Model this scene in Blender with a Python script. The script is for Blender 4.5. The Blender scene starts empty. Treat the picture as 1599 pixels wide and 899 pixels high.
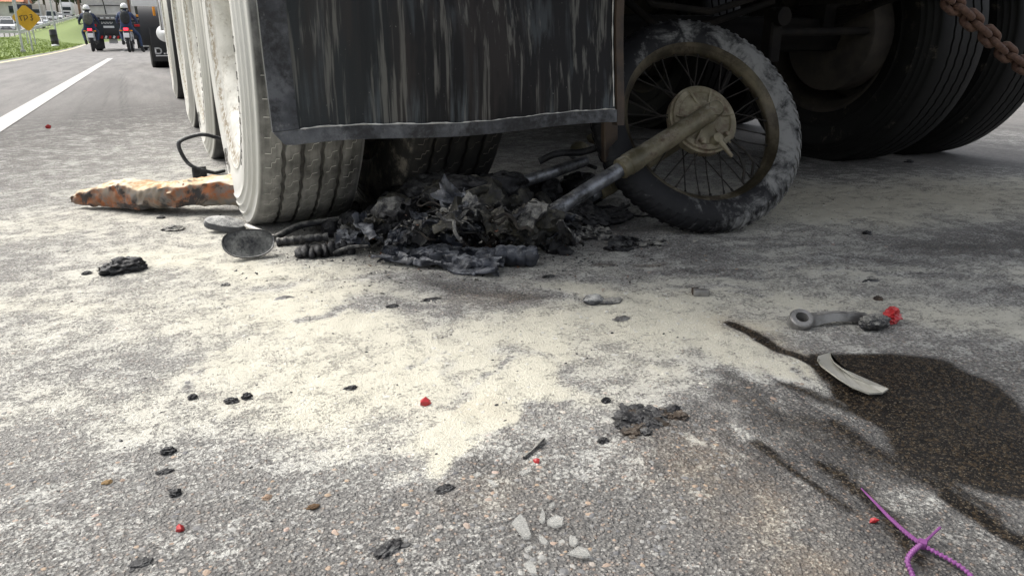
import bpy, bmesh, math, random
import numpy as np
from mathutils import Vector, Matrix

random.seed(7)
rng = np.random.default_rng(7)
R_ = math.radians
SC = bpy.context.scene
COL = SC.collection

# ------------------------------------------------------------------ camera, sky, sun, exposure
CAM_H = 0.48
FPX = 1155.0                     # focal length in pixels of the 1599 px wide photograph
PITCH, YAW = R_(18.6), R_(25.3)
cam = bpy.data.cameras.new('camera')
cam.sensor_width = 36.0
cam.lens = FPX / 1599.0 * 36.0
cam.clip_start = 0.02
cam.clip_end = 3000
camo = bpy.data.objects.new('camera', cam)
COL.objects.link(camo)
camo.location = (0, 0, CAM_H)
camo.rotation_euler = (R_(90) - PITCH, 0, -YAW)
SC.camera = camo

SUN_EL, SUN_AZ = R_(56), R_(-42)          # azimuth measured from +Y towards +X
world = bpy.data.worlds.new('World')
SC.world = world
world.use_nodes = True
wn = world.node_tree
sky = wn.nodes.new('ShaderNodeTexSky')
sky.sky_type = 'NISHITA'
sky.sun_disc = False
sky.sun_elevation = SUN_EL
sky.sun_rotation = SUN_AZ
sky.air_density = 1.0
sky.dust_density = 6.0
sky.ozone_density = 1.0
bg = wn.nodes['Background']
bg.inputs['Strength'].default_value = 0.15
hs = wn.nodes.new('ShaderNodeHueSaturation')        # thin overcast: the blue is mostly washed out
hs.inputs['Saturation'].default_value = 0.30
wn.links.new(sky.outputs[0], hs.inputs['Color'])
wn.links.new(hs.outputs[0], bg.inputs['Color'])

sl = bpy.data.lights.new('sun', 'SUN')
sl.energy = 0.9
sl.angle = R_(35)
sl.color = (1.0, 0.96, 0.9)
so = bpy.data.objects.new('sun', sl)
COL.objects.link(so)
sd = Vector((math.sin(SUN_AZ) * math.cos(SUN_EL), math.cos(SUN_AZ) * math.cos(SUN_EL), math.sin(SUN_EL)))
so.rotation_euler = sd.to_track_quat('Z', 'Y').to_euler()
so.location = (0, 0, 30)

SC.view_settings.view_transform = 'Standard'
SC.view_settings.look = 'None'
SC.view_settings.exposure = 0.94
SC.view_settings.gamma = 1.0
SC.render.engine = 'CYCLES'
SC.cycles.max_bounces = 6
SC.cycles.transparent_max_bounces = 8

# ------------------------------------------------------------------ survey helpers: a sight line met with the ground or a wall
def ray(px, py):
    x = px - 799.5; u = 449.5 - py
    up = u * math.cos(PITCH) - FPX * math.sin(PITCH); fw = FPX * math.cos(PITCH) + u * math.sin(PITCH)
    return Vector((x * math.cos(YAW) + fw * math.sin(YAW), -x * math.sin(YAW) + fw * math.cos(YAW), up))
def G(px, py, z=0.0):
    d = ray(px, py); t = (z - CAM_H) / d.z
    return Vector((d.x * t, d.y * t, z))
def atY(px, py, Y):
    d = ray(px, py); t = Y / d.y
    return Vector((d.x * t, Y, CAM_H + d.z * t))
def up_from(px, py, base):
    """the point seen at px,py standing over the ground distance of base (a G point)"""
    d = ray(px, py); h = math.hypot(base[0], base[1]); t = h / math.hypot(d.x, d.y)
    return Vector((d.x * t, d.y * t, CAM_H + d.z * t))

# ------------------------------------------------------------------ numeric noise
def _hash(ix, iy, iz, seed):
    h = (ix * 374761393 + iy * 668265263 + iz * 2147483647 + seed * 144665) & 0xFFFFFFFF
    h = ((h ^ (h >> 13)) * 1274126177) & 0xFFFFFFFF
    h = ((h ^ (h >> 16)) * 2246822519) & 0xFFFFFFFF
    return ((h ^ (h >> 15)) & 0xFFFFFF) / float(0xFFFFFF)
def vnoise(p, seed=0):
    p = np.asarray(p, dtype=np.float64)
    i = np.floor(p).astype(np.int64); f = p - i
    f = f * f * (3 - 2 * f)
    out = 0
    for dx in (0, 1):
        for dy in (0, 1):
            for dz in (0, 1):
                w = (f[:, 0] if dx else 1 - f[:, 0]) * (f[:, 1] if dy else 1 - f[:, 1]) * (f[:, 2] if dz else 1 - f[:, 2])
                out = out + w * _hash(i[:, 0] + dx, i[:, 1] + dy, i[:, 2] + dz, seed)
    return out * 2 - 1
def fbm(p, octv=4, seed=0, gain=0.5):
    a, s, tot = 1.0, 0, 0
    p = np.array(p, dtype=np.float64)
    for o in range(octv):
        s = s + a * vnoise(p, seed + o); tot += a
        p = p * 2.03 + 11.7; a *= gain
    return s / tot

# ------------------------------------------------------------------ mesh collecting
class MB:
    def __init__(self): self.v = []; self.f = []
    def add(self, vs, fs):
        n = len(self.v)
        self.v.extend(tuple(map(float, q)) for q in vs)
        self.f.extend(tuple(i + n for i in q) for q in fs)
        return self
    def box(self, c, s, rz=0.0, bev=0.0, M=None):
        hx, hy, hz = s[0] / 2, s[1] / 2, s[2] / 2
        b = min(bev, hx * .9, hy * .9, hz * .9)
        ca, sa = math.cos(rz), math.sin(rz)
        pts, fs = [], []
        if b <= 0:
            for z in (-hz, hz):
                for x, y in ((-hx, -hy), (hx, -hy), (hx, hy), (-hx, hy)): pts.append((x, y, z))
            fs = [(3, 2, 1, 0), (4, 5, 6, 7), (0, 1, 5, 4), (1, 2, 6, 5), (2, 3, 7, 6), (3, 0, 4, 7)]
        else:
            def ring(ix, iy, z):
                return [(-hx + ix, -hy, z), (hx - ix, -hy, z), (hx, -hy + iy, z), (hx, hy - iy, z), (hx - ix, hy, z), (-hx + ix, hy, z), (-hx, hy - iy, z), (-hx, -hy + iy, z)]
            def inset(z):
                return [(-hx + b, -hy + b * .3, z), (hx - b, -hy + b * .3, z), (hx - b * .3, -hy + b, z), (hx - b * .3, hy - b, z), (hx - b, hy - b * .3, z), (-hx + b, hy - b * .3, z), (-hx + b * .3, hy - b, z), (-hx + b * .3, -hy + b, z)]
            rs = [inset(-hz), ring(b, b, -hz + b), ring(b, b, hz - b), inset(hz)]
            for r in rs: pts += r
            fs = [tuple(range(7, -1, -1)), tuple(range(24, 32))]
            for k in range(3):
                for i in range(8):
                    j = (i + 1) % 8
                    fs.append((k * 8 + i, k * 8 + j, k * 8 + 8 + j, k * 8 + 8 + i))
        out = []
        for x, y, z in pts:
            if M is not None:
                q = M @ Vector((x, y, z)); out.append((q.x + c[0], q.y + c[1], q.z + c[2]))
            else:
                out.append((x * ca - y * sa + c[0], x * sa + y * ca + c[1], z + c[2]))
        return self.add(out, fs)
    def tube(self, pts, rad, n=10, cap=True, closed=False):
        pts = [Vector(p) for p in pts]; m = len(pts)
        rads = rad if hasattr(rad, '__len__') else [rad] * m
        vs, fs = [], []
        prev = None
        for i, p in enumerate(pts):
            if closed: t = pts[(i + 1) % m] - pts[i - 1]
            else: t = pts[min(i + 1, m - 1)] - pts[max(i - 1, 0)]
            t.normalize()
            if prev is None:
                a = Vector((0, 0, 1)) if abs(t.z) < .9 else Vector((1, 0, 0))
                e1 = t.cross(a).normalized()
            else:
                e1 = (prev - t * prev.dot(t)).normalized()
            prev = e1; e2 = t.cross(e1)
            for k in range(n):
                a = 2 * math.pi * k / n
                vs.append(p + (e1 * math.cos(a) + e2 * math.sin(a)) * rads[i])
        for i in range(m if closed else m - 1):
            for k in range(n):
                l = (k + 1) % n; i2 = (i + 1) % m
                fs.append((i * n + k, i * n + l, i2 * n + l, i2 * n + k))
        if cap and not closed:
            fs.append(tuple(range(n - 1, -1, -1))); fs.append(tuple((m - 1) * n + k for k in range(n)))
        return self.add(vs, fs)
    def lathe(self, prof, c, axis=(1, 0, 0), n=48, up=None, close=False, a0=0, a1=2 * math.pi):
        """prof: list of (along axis, radius)"""
        ax = Vector(axis).normalized()
        r = Vector(up) if up is not None else (Vector((0, 0, 1)) if abs(ax.z) < .9 else Vector((1, 0, 0)))
        e1 = (r - ax * r.dot(ax)).normalized(); e2 = ax.cross(e1)
        c = Vector(c); full = abs(a1 - a0 - 2 * math.pi) < 1e-6
        nn = n if full else n + 1
        vs, fs = [], []
        for k in range(nn):
            a = a0 + (a1 - a0) * k / n
            d = e1 * math.cos(a) + e2 * math.sin(a)
            for (h, rr) in prof: vs.append(c + ax * h + d * rr)
        m = len(prof)
        for k in range(n):
            l = (k + 1) % nn
            for i in range(m - 1 + (1 if close else 0)):
                j = (i + 1) % m
                fs.append((k * m + i, k * m + j, l * m + j, l * m + i))
        return self.add(vs, fs)
    def prism(self, outline, thick, M):
        n = len(outline)
        vs = [M @ Vector((x, y, 0)) for x, y in outline] + [M @ Vector((x, y, thick)) for x, y in outline]
        fs = [tuple(range(n - 1, -1, -1)), tuple(range(n, 2 * n))] + [(i, (i + 1) % n, n + (i + 1) % n, n + i) for i in range(n)]
        return self.add(vs, fs)
    def build(self, name, mat, parent=None, smooth=True, sharp=40):
        me = bpy.data.meshes.new(name)
        me.from_pydata(self.v, [], self.f)
        me.validate(); me.update()
        return link(name, me, mat, parent, smooth, sharp)

def link(name, me, mat, parent=None, smooth=True, sharp=40):
    if mat is not None and not me.materials: me.materials.append(mat)
    if smooth:
        me.polygons.foreach_set('use_smooth', [True] * len(me.polygons))
        try: me.set_sharp_from_angle(angle=R_(sharp))
        except Exception: pass
    o = bpy.data.objects.new(name, me)
    COL.objects.link(o)
    if parent is not None:
        o.parent = parent
        o.matrix_parent_inverse = world_of(parent).inverted()
    return o
def world_of(o):
    m = Matrix.Translation(o.location) @ o.rotation_euler.to_matrix().to_4x4() @ Matrix.Diagonal((*o.scale, 1))
    if o.parent: m = world_of(o.parent) @ o.matrix_parent_inverse @ m
    return m
def tag(o, label, cat, group=None):
    o['label'] = label; o['category'] = cat
    if group: o['group'] = group
    return o
def thing(name, label, cat, loc=(0, 0, 0), group=None, rz=0):
    o = bpy.data.objects.new(name, None); COL.objects.link(o)
    o.empty_display_size = .1
    o.location = loc; o.rotation_euler = (0, 0, rz)
    return tag(o, label, cat, group)
def copy_tree(o, parent=None):
    c = o.copy(); COL.objects.link(c)
    if parent is not None: c.parent = parent; c.matrix_parent_inverse = o.matrix_parent_inverse.copy()
    for ch in list(o.children): copy_tree(ch, c)
    return c
def kind(o, k): o['kind'] = k; return o

_ico = {}
def ico(sub):
    if sub not in _ico:
        bm = bmesh.new(); bmesh.ops.create_icosphere(bm, subdivisions=sub, radius=1)
        _ico[sub] = (np.array([v.co[:] for v in bm.verts]), [tuple(v.index for v in f.verts) for f in bm.faces]); bm.free()
    return _ico[sub]
def lump(mb, c, s, seed, sub=3, amp=.45, freq=1.6, ridge=.5, rz=0.0, tilt=0.0, floor=None):
    """an irregular charred or stony lump"""
    v, f = ico(sub)
    n1 = fbm(v * freq + seed * 7.31, 4, seed, .6)
    n2 = 1 - np.abs(fbm(v * freq * 2.2 + seed * 3.7, 3, seed + 50, .6)) * 2.4
    d = 1 + amp * n1 + amp * ridge * n2 * .6
    p = v * d[:, None] * np.array(s)
    ct, st = math.cos(tilt), math.sin(tilt)
    p = np.stack([p[:, 0] * ct + p[:, 2] * st, p[:, 1], -p[:, 0] * st + p[:, 2] * ct], 1)
    ca, sa = math.cos(rz), math.sin(rz)
    p = np.stack([p[:, 0] * ca - p[:, 1] * sa, p[:, 0] * sa + p[:, 1] * ca, p[:, 2]], 1) + np.array(c)
    if floor is not None: p[:, 2] = np.maximum(p[:, 2], floor + .0005 * (p[:, 2] - floor))
    return mb.add(p, f)

# ------------------------------------------------------------------ materials
def new_mat(name):
    m = bpy.data.materials.new(name); m.use_nodes = True
    return m, m.node_tree, m.node_tree.nodes['Principled BSDF']
class NT:
    def __init__(s, t): s.t = t
    def n(s, typ, **k):
        nd = s.t.nodes.new(typ)
        for a, b in k.items(): setattr(nd, a, b)
        return nd
    def l(s, a, b): s.t.links.new(a, b)
    def val(s, sock, v):
        if hasattr(v, 'is_output') or isinstance(v, bpy.types.NodeSocket): s.l(v, sock)
        else: sock.default_value = v
    def math(s, op, a, b=0.0, c=0.0, clamp=False):
        m = s.n('ShaderNodeMath', operation=op, use_clamp=clamp)
        s.val(m.inputs[0], a); s.val(m.inputs[1], b); s.val(m.inputs[2], c)
        return m.outputs[0]
    def mix(s, f, a, b, blend='MIX'):
        m = s.n('ShaderNodeMix', data_type='RGBA', blend_type=blend, clamp_factor=True)
        s.val(m.inputs[0], f)
        for q, w in ((6, a), (7, b)):
            if isinstance(w, (tuple, list)): w = (*w[:3], 1)
            s.val(m.inputs[q], w)
        return m.outputs[2]
    def noise(s, vec, scale, detail=4, rough=.55, dist=0.0):
        m = s.n('ShaderNodeTexNoise'); s.l(vec, m.inputs['Vector'])
        m.inputs['Scale'].default_value = scale; m.inputs['Detail'].default_value = detail
        m.inputs['Roughness'].default_value = rough; m.inputs['Distortion'].default_value = dist
        return m.outputs['Fac']
    def step(s, v, lo, hi, o0=0.0, o1=1.0):
        m = s.n('ShaderNodeMapRange', interpolation_type='SMOOTHSTEP')
        s.val(m.inputs[0], v); m.inputs[1].default_value = lo; m.inputs[2].default_value = hi
        m.inputs[3].default_value = o0; m.inputs[4].default_value = o1
        return m.outputs[0]
    def pos(s, scale=(1, 1, 1)):
        tc = s.n('ShaderNodeTexCoord'); mp = s.n('ShaderNodeMapping')
        s.l(tc.outputs['Object'], mp.inputs['Vector']); mp.inputs['Scale'].default_value = scale
        return mp.outputs[0]
    def normal_z(s):
        g = s.n('ShaderNodeNewGeometry'); x = s.n('ShaderNodeSeparateXYZ'); s.l(g.outputs['Normal'], x.inputs[0]); return x.outputs[2]
    def attr(s, name):
        a = s.n('ShaderNodeAttribute', attribute_name=name); return a.outputs['Fac']
    def bump(s, h, strength, dist, bsdf, chain=None):
        b = s.n('ShaderNodeBump'); s.val(b.inputs['Height'], h)
        b.inputs['Strength'].default_value = strength; b.inputs['Distance'].default_value = dist
        if chain is not None: s.l(chain, b.inputs['Normal'])
        s.l(b.outputs[0], bsdf.inputs['Normal']); return b.outputs[0]

POWDER = (.80, .77, .66)
def worn(name, c0, c1, rough=.6, metal=0.0, scale=12, bump=.3, bdist=.002, dust=0.0, dust_col=POWDER, dust_scale=25, stretch=(1, 1, 1), c2=None, c2_amt=.0, c2_scale=18, rvar=.15, spec=.5):
    """mottled surface with optional settled powder (more on faces that look up) and blotches of a third colour"""
    m, t, b = new_mat(name); N = NT(t)
    p = N.pos(stretch)
    f = N.step(N.noise(p, scale, 6, .6), .35, .65)
    col = N.mix(f, c0, c1)
    if c2 is not None:
        nb_ = N.math('ADD', N.math('MULTIPLY', N.noise(p, c2_scale, 8, .7, .3), .72), N.math('MULTIPLY', N.noise(p, c2_scale * 7, 4, .7), .28))
        col = N.mix(N.step(nb_, .60 - c2_amt * .3, .74 - c2_amt * .2), col, c2)
    r = N.math('ADD', N.math('MULTIPLY', f, rvar), rough - rvar / 2)
    if dust > 0:
        nz = N.normal_z()
        dn = N.math('ADD', N.math('MULTIPLY', N.noise(p, dust_scale * .7, 8, .72), .62), N.math('MULTIPLY', N.noise(p, dust_scale * 6, 5, .75), .38))
        d = N.math('ADD', N.math('MULTIPLY', nz, .20), dn)
        d = N.step(d, .72 - dust * .5, 1.0 - dust * .5)
        d = N.math('MULTIPLY', d, min(1, .75 + dust * .3))
        col = N.mix(d, col, dust_col)
        r = N.math('ADD', r, N.math('MULTIPLY', d, .3), clamp=True)
        if metal > 0: N.l(N.math('MULTIPLY', N.math('SUBTRACT', 1.0, d), metal), b.inputs['Metallic'])
    elif metal > 0: b.inputs['Metallic'].default_value = metal
    N.l(col, b.inputs['Base Color']); N.val(b.inputs['Roughness'], r)
    b.inputs['Specular IOR Level'].default_value = spec
    if bump > 0: N.bump(N.noise(p, scale * 6, 6, .65), bump, bdist, b)
    return m
def plain(name, c, rough=.5, metal=0.0, emit=None, es=1.0, var=.12, scale=6, spec=.5):
    m, t, b = new_mat(name); N = NT(t)
    k = N.noise(N.pos(), scale, 4)
    N.l(N.mix(k, tuple(q * (1 - var) for q in c), tuple(min(1, q * (1 + var)) for q in c)), b.inputs['Base Color'])
    b.inputs['Roughness'].default_value = rough; b.inputs['Metallic'].default_value = metal
    b.inputs['Specular IOR Level'].default_value = spec
    if emit: b.inputs['Emission Color'].default_value = (*emit, 1); b.inputs['Emission Strength'].default_value = es
    return m

M = {}
M['char'] = worn('charred_plastic', (.005, .005, .006), (.016, .016, .019), .42, 0, 30, .9, .003, .20, (.26, .26, .25), 60, c2=(.07, .07, .066), c2_amt=.22, c2_scale=40, spec=.4)
M['char_dusty'] = worn('charred_dusty', (.010, .010, .011), (.038, .038, .042), .55, 0, 40, .9, .003, .38, (.40, .39, .35), 70, c2=(.14, .13, .11), c2_amt=.3, c2_scale=60)
M['char_olive'] = worn('scorched_alloy', (.022, .021, .016), (.085, .078, .056), .55, .15, 22, .7, .003, .22, (.36, .345, .28), 50, c2=(.014, .014, .015), c2_amt=.75, c2_scale=26)
M['melt'] = worn('melted_panel', (.014, .016, .021), (.042, .047, .062), .38, 0, 18, .6, .003, .30, (.44, .45, .46), 45, stretch=(1, 2.2, 2.2))
M['soot'] = worn('sooty_steel', (.006, .006, .006), (.015, .013, .012), .8, 0, 10, .3, .002, .0, spec=.12)
M['soot_dust'] = worn('sooty_dusty_steel', (.009, .008, .008), (.022, .019, .016), .8, 0, 10, .3, .002, .10, (.07, .065, .055), 14, spec=.15)
M['rust'] = worn('rusty_iron', (.075, .036, .025), (.165, .095, .066), .75, .2, 40, .6, .001, .18, (.36, .27, .2), 60, c2=(.05, .03, .025), c2_amt=.4)
M['chrome'] = worn('scorched_chrome', (.13, .135, .15), (.26, .27, .29), .38, .7, 30, .3, .001, .22, (.34, .33, .29), 60, c2=(.04, .04, .04), c2_amt=.5)
M['olive'] = worn('heat_stained_alloy', (.085, .075, .045), (.20, .175, .115), .5, .25, 14, .3, .0015, .24, (.36, .345, .30), 20, c2=(.055, .03, .018), c2_amt=.35, c2_scale=14)
M['hub'] = worn('powdered_hub_alloy', (.16, .14, .09), (.30, .27, .19), .65, .1, 16, .5, .0015, .18, (.46, .43, .35), 22, c2=(.085, .045, .03), c2_amt=.45, c2_scale=12)
M['rim'] = worn('stained_rim', (.045, .038, .024), (.125, .105, .07), .42, .45, 14, .2, .001, .14, (.5, .46, .36), 20, c2=(.035, .025, .018), c2_amt=.4)
def bike_tyre_material():
    m, t, b = new_mat('powdered_bike_tyre'); N = NT(t); p = N.pos()
    base = N.mix(N.noise(p, 20, 5), (.006, .006, .007), (.017, .017, .019))
    xx = N.n('ShaderNodeSeparateXYZ'); N.l(p, xx.inputs[0])
    side = N.math('MULTIPLY', N.math('SUBTRACT', xx.outputs[0], 1.30), .55)     # the powder jet caught the right side
    d = N.math('ADD', N.math('ADD', N.noise(p, 14, 9, .70, .4), N.math('MULTIPLY', N.noise(p, 90, 5, .7), .18)), side)
    d = N.step(d, .54, .78, 0, .66)
    N.l(N.mix(d, base, (.33, .33, .32)), b.inputs['Base Color']); N.l(N.math('MULTIPLY_ADD', d, .3, .55), b.inputs['Roughness'])
    b.inputs['Specular IOR Level'].default_value = .22
    N.bump(N.noise(p, 110, 6, .65), .35, .0015, b); return m
M['bike_tyre'] = bike_tyre_material()
M['wire'] = worn('burnt_wire', (.012, .011, .010), (.035, .03, .026), .7, 0, 60, .3, .001, .1, (.2, .19, .17), 60, spec=.25)
M['copper'] = plain('bare_copper_wire', (.30, .12, .06), .5, .6)
M['red'] = worn('red_plastic', (.34, .015, .02), (.48, .04, .04), .35, 0, 60, .2, .0006, .1, (.6, .4, .36), 80)
M['steel_grey'] = worn('grey_cast_metal', (.14, .135, .13), (.30, .295, .285), .38, .55, 30, .3, .0006, .12, (.55, .53, .47), 60)
M['purple'] = plain('purple_plastic', (.19, .055, .195), .5, 0, var=.3, scale=40)
M['brown_steel'] = worn('brown_strip', (.022, .015, .011), (.065, .043, .028), .6, 0, 16, .3, .001, .15, (.3, .26, .2), 25)
M['white_paint'] = worn('white_paint', (.70, .70, .70), (.8, .8, .8), .4, 0, 3, .05, .001)
M['black_paint'] = plain('black_paint', (.018, .018, .02), .45)
M['dark_rubber'] = worn('dark_rubber', (.014, .014, .015), (.03, .03, .032), .75, 0, 8, .3, .001)
M['glass_dark'] = plain('dark_window_glass', (.02, .03, .035), .08)
M['galv'] = worn('galvanised_steel', (.42, .43, .44), (.55, .56, .56), .5, .3, 6, .1, .001)
M['concrete'] = worn('pale_concrete', (.38, .37, .35), (.5, .49, .46), .85, 0, 8, .2, .002)
M['yellow'] = worn('sign_yellow', (.60, .33, .015), (.68, .39, .02), .4, 0, 5, .0)
M['orange_lens'] = plain('amber_lens', (.75, .28, .02), .25)
M['red_lens'] = plain('red_lens', (.45, .012, .015), .2)
M['red_lamp'] = plain('lit_tail_lamp', (.6, .01, .02), .2, emit=(1, .03, .06), es=1.6)

# ------------------------------------------------------------------ the road: one sheet, fine near the wreck, coarse to the horizon
def grid_axis(lo, hi, step, far_lo, far_hi, g=1.16):
    a = list(np.arange(lo, hi + 1e-9, step))
    s = step; x = hi
    while x < far_hi: s *= g; x += s; a.append(x)
    s = step; x = lo
    while x > far_lo: s *= g; x -= s; a.insert(0, x)
    return np.array(a)
gx = grid_axis(-1.3, 3.0, .010, -160, 220)
gy = grid_axis(.28, 2.9, .010, -60, 420)
def seg_dist(P, pts):
    best = np.full(len(P), 1e9)
    if len(pts) == 1: return np.hypot(P[:, 0] - pts[0][0], P[:, 1] - pts[0][1])
    for a, b in zip(pts[:-1], pts[1:]):
        a = np.array(a[:2]); b = np.array(b[:2]); d = b - a
        t = np.clip(((P - a) @ d) / (d @ d + 1e-12), 0, 1)
        best = np.minimum(best, np.hypot(*(P - (a + t[:, None] * d)).T))
    return best
def soft(P, pts, r): return np.exp(-(seg_dist(P, [G(*q) for q in pts]) / r) ** 2)
def poly_sd(P, pts):
    """signed distance, negative inside"""
    w = [np.array(G(*q)[:2]) for q in pts]
    ins = np.zeros(len(P), bool)
    for a, b in zip(w, w[1:] + w[:1]):
        c = ((a[1] > P[:, 1]) != (b[1] > P[:, 1])) & (P[:, 0] < (b[0] - a[0]) * (P[:, 1] - a[1]) / (b[1] - a[1] + 1e-12) + a[0])
        ins ^= c
    d = seg_dist(P, [np.array(q) for q in w + w[:1]])
    return np.where(ins, -d, d)
NEG_S = []
POW = [  # settled extinguisher powder: path, half width in metres, density
    ([(480, 470), (600, 560), (720, 540), (860, 520), (1000, 520)], .21, .70),
    ([(250, 400), (400, 425), (540, 430)], .17, .70), ([(90, 345), (260, 370)], .2, .45), ([(150, 300), (330, 262)], .2, .4),
    ([(20, 470), (250, 490), (420, 500)], .17, .58), ([(0, 360), (200, 330)], .25, .5), ([(60, 640), (350, 660), (560, 690)], .10, .42), ([(0, 560), (120, 600)], .1, .42), ([(430, 560), (520, 640)], .1, .4),
    ([(560, 620), (760, 600), (900, 620)], .10, .60), ([(690, 695), (740, 650), (850, 560)], .045, 1.0),
    ([(680, 740), (705, 690)], .024, 1.1),
    ([(900, 460), (1050, 480), (1190, 575)], .17, .76), ([(300, 590), (450, 600), (700, 640)], .10, .52), ([(1070, 590), (1180, 690)], .018, .7),
    ([(1200, 470), (1400, 480), (1640, 520)], .12, .64), ([(1240, 425), (1640, 430)], .16, .5),
    ([(1280, 320), (1640, 300)], .45, .80), ([(1560, 215), (1700, 215)], .5, .3),
    ([(880, 350), (1050, 352)], .05, .35), ([(1180, 350), (1300, 330)], .12, .35),
    ([(1500, 745), (1640, 790)], .02, .4), ([(1380, 745), (1500, 760)], .03, .45),
]
_r = random.Random(5)
for _k in range(26):      # smears dragged along the same slant through the powder
    _x, _y = _r.uniform(940, 1260), _r.uniform(560, 720); _l = _r.uniform(40, 130)
    (POW if _k % 2 else NEG_S).append(([(_x, _y), (_x + _l, _y + _l * .62)], _r.uniform(.003, .009), _r.uniform(.5, .85)))
for _k in range(16):
    _x, _y = _r.uniform(300, 900), _r.uniform(520, 700); _l = _r.uniform(30, 110)
    (POW if _k % 3 else NEG_S).append(([(_x, _y), (_x + _l, _y - _l * .42)], _r.uniform(.002, .006), _r.uniform(.4, .75)))
for _k in range(22):
    _x, _y = _r.uniform(1000, 1599), _r.uniform(370, 470); _l = _r.uniform(40, 160)
    NEG_S.append(([(_x, _y), (_x + _l, _y + _r.uniform(-4, 8))], _r.uniform(.005, .014), _r.uniform(.3, .7)))
NEG = [  # scorched, scuffed or wet patches with the powder gone
    ([(700, 450), (800, 478)], .055, .75), ([(470, 495), (620, 480)], .018, .6), ([(840, 462), (900, 470)], .03, .45),
    ([(1120, 590), (1250, 640), (1360, 700)], .055, .65), ([(1420, 378), (1640, 378)], .11, .6), ([(1280, 408), (1450, 405)], .035, .35),
    ([(1000, 385), (1110, 400)], .09, .5), ([(560, 436), (760, 446)], .035, .5), ([(80, 590), (290, 582)], .06, .25),
    ([(960, 650), (1070, 660), (1200, 740)], .04, .55), ([(1260, 700), (1420, 830), (1480, 899)], .03, .5),
    ([(620, 345), (760, 360), (900, 350)], .13, .8), ([(940, 410), (970, 410)], .018, .8), ([(1000, 412), (1040, 414)], .014, .6),
    ([(60, 700), (500, 760), (900, 800)], .10, .10), ([(975, 655), (1050, 645)], .03, .7), ([(560, 470), (700, 490), (860, 470)], .02, .45), ([(420, 450), (480, 440)], .025, .4), ([(760, 540), (900, 600)], .015, .35), ([(850, 430), (1000, 440)], .03, .45), ([(640, 560), (720, 640)], .012, .3), ([(720, 730), (780, 740)], .02, .5),
]
OILP = [(1268, 556), (1330, 547), (1420, 549), (1485, 563), (1560, 600), (1605, 640), (1660, 740), (1640, 790), (1540, 768), (1490, 748), (1420, 720), (1380, 675), (1330, 640), (1290, 612)]
OIL = [([(1145, 508), (1210, 542), (1300, 582)], .013, .9), ([(1480, 768), (1540, 806), (1640, 860)], .016, .8),
       ([(1200, 640), (1300, 690), (1420, 740)], .045, .46), ([(1130, 585), (1200, 620)], .02, .42), ([(1300, 660), (1480, 760)], .02, .6), ([(1150, 630), (1350, 750), (1460, 880)], .06, .40), ([(1180, 690), (1330, 790)], .014, .6), ([(1250, 650), (1400, 720)], .03, .5), ([(1120, 600), (1280, 670)], .018, .45), ([(1400, 700), (1560, 800)], .012, .55), ([(1220, 600), (1330, 640)], .02, .55), ([(1280, 720), (1400, 800), (1440, 870)], .016, .6), ([(620, 350), (740, 366), (890, 352)], .12, .55),
       ([(985, 655), (1020, 650)], .018, .7), ([(960, 360), (1060, 350)], .05, .4)]
TAN = [([(1060, 700), (1180, 790), (1290, 890)], .06, .8), ([(1280, 310), (1500, 300)], .35, .6), ([(945, 410), (965, 410)], .016, 1.0), ([(1010, 412), (1040, 413)], .01, .9),
       ([(720, 470), (800, 480)], .05, .5), ([(700, 780), (830, 760)], .03, .4), ([(740, 640)], .03, .4), ([(1150, 510), (1290, 570)], .03, .9)]
def ground_fields(P):
    P3 = np.c_[P, np.zeros(len(P))]
    warp = np.c_[fbm(P3 * 5, 4, 21), fbm(P3 * 5 + 40, 4, 22)] * .075 + np.c_[fbm(P3 * 22, 3, 23), fbm(P3 * 22 + 9, 3, 24)] * .03
    Q = P + warp
    dy_ = P[:, 1] - 1.3; near = np.exp(-(np.hypot(P[:, 0] - .6, np.where(dy_ > 0, dy_ * .42, dy_)) / 2.0) ** 2.6)
    pw = near * (.24 + .25 * np.clip((P[:, 1] - .58) / .42, 0, 1))
    for pts, r, a in POW: pw = np.maximum(pw, a * soft(Q, pts, r)) + .25 * np.minimum(pw, a * soft(Q, pts, r))
    for pts, r, a in NEG + NEG_S: pw = pw * (1 - a * soft(Q, pts, r))
    oil = np.clip(.5 - poly_sd(P + warp * .45, OILP) / .035, 0, 1)
    for pts, r, a in OIL: oil = np.maximum(oil, a * soft(P + warp * .35, pts, r))
    pw = pw * (1 - .93 * oil)
    tan = np.zeros(len(P))
    for pts, r, a in TAN: tan = np.maximum(tan, a * soft(Q, pts, r))
    return np.clip(pw, 0, 1), np.clip(oil, 0, 1), np.clip(tan, 0, 1), near
X, Y = np.meshgrid(gx, gy)
P2 = np.c_[X.ravel(), Y.ravel()]
pw, oil, tan, near = ground_fields(P2)
P3 = np.c_[P2, np.zeros(len(P2))]
rough_z = fbm(P3 * 45, 3, 3, .7) * .0022 + fbm(P3 * 9, 3, 5) * .002
Z = (rough_z * near + pw * (.5 + fbm(P3 * 30, 3, 9)) * .004) * (1 - .7 * oil)
Z = np.where(near > .02, Z, 0)
nx, ny = len(gx), len(gy)
idx = np.arange(nx * ny).reshape(ny, nx)
quads = np.stack([idx[:-1, :-1], idx[:-1, 1:], idx[1:, 1:], idx[1:, :-1]], -1).reshape(-1, 4)
me = bpy.data.meshes.new('road')
me.vertices.add(nx * ny); me.vertices.foreach_set('co', np.c_[P2, Z].astype(np.float32).ravel())
me.loops.add(len(quads) * 4); me.loops.foreach_set('vertex_index', quads.astype(np.int32).ravel())
me.polygons.add(len(quads)); me.polygons.foreach_set('loop_start', np.arange(0, len(quads) * 4, 4, dtype=np.int32))
me.polygons.foreach_set('loop_total', np.full(len(quads), 4, dtype=np.int32))
me.update(calc_edges=True)
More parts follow.
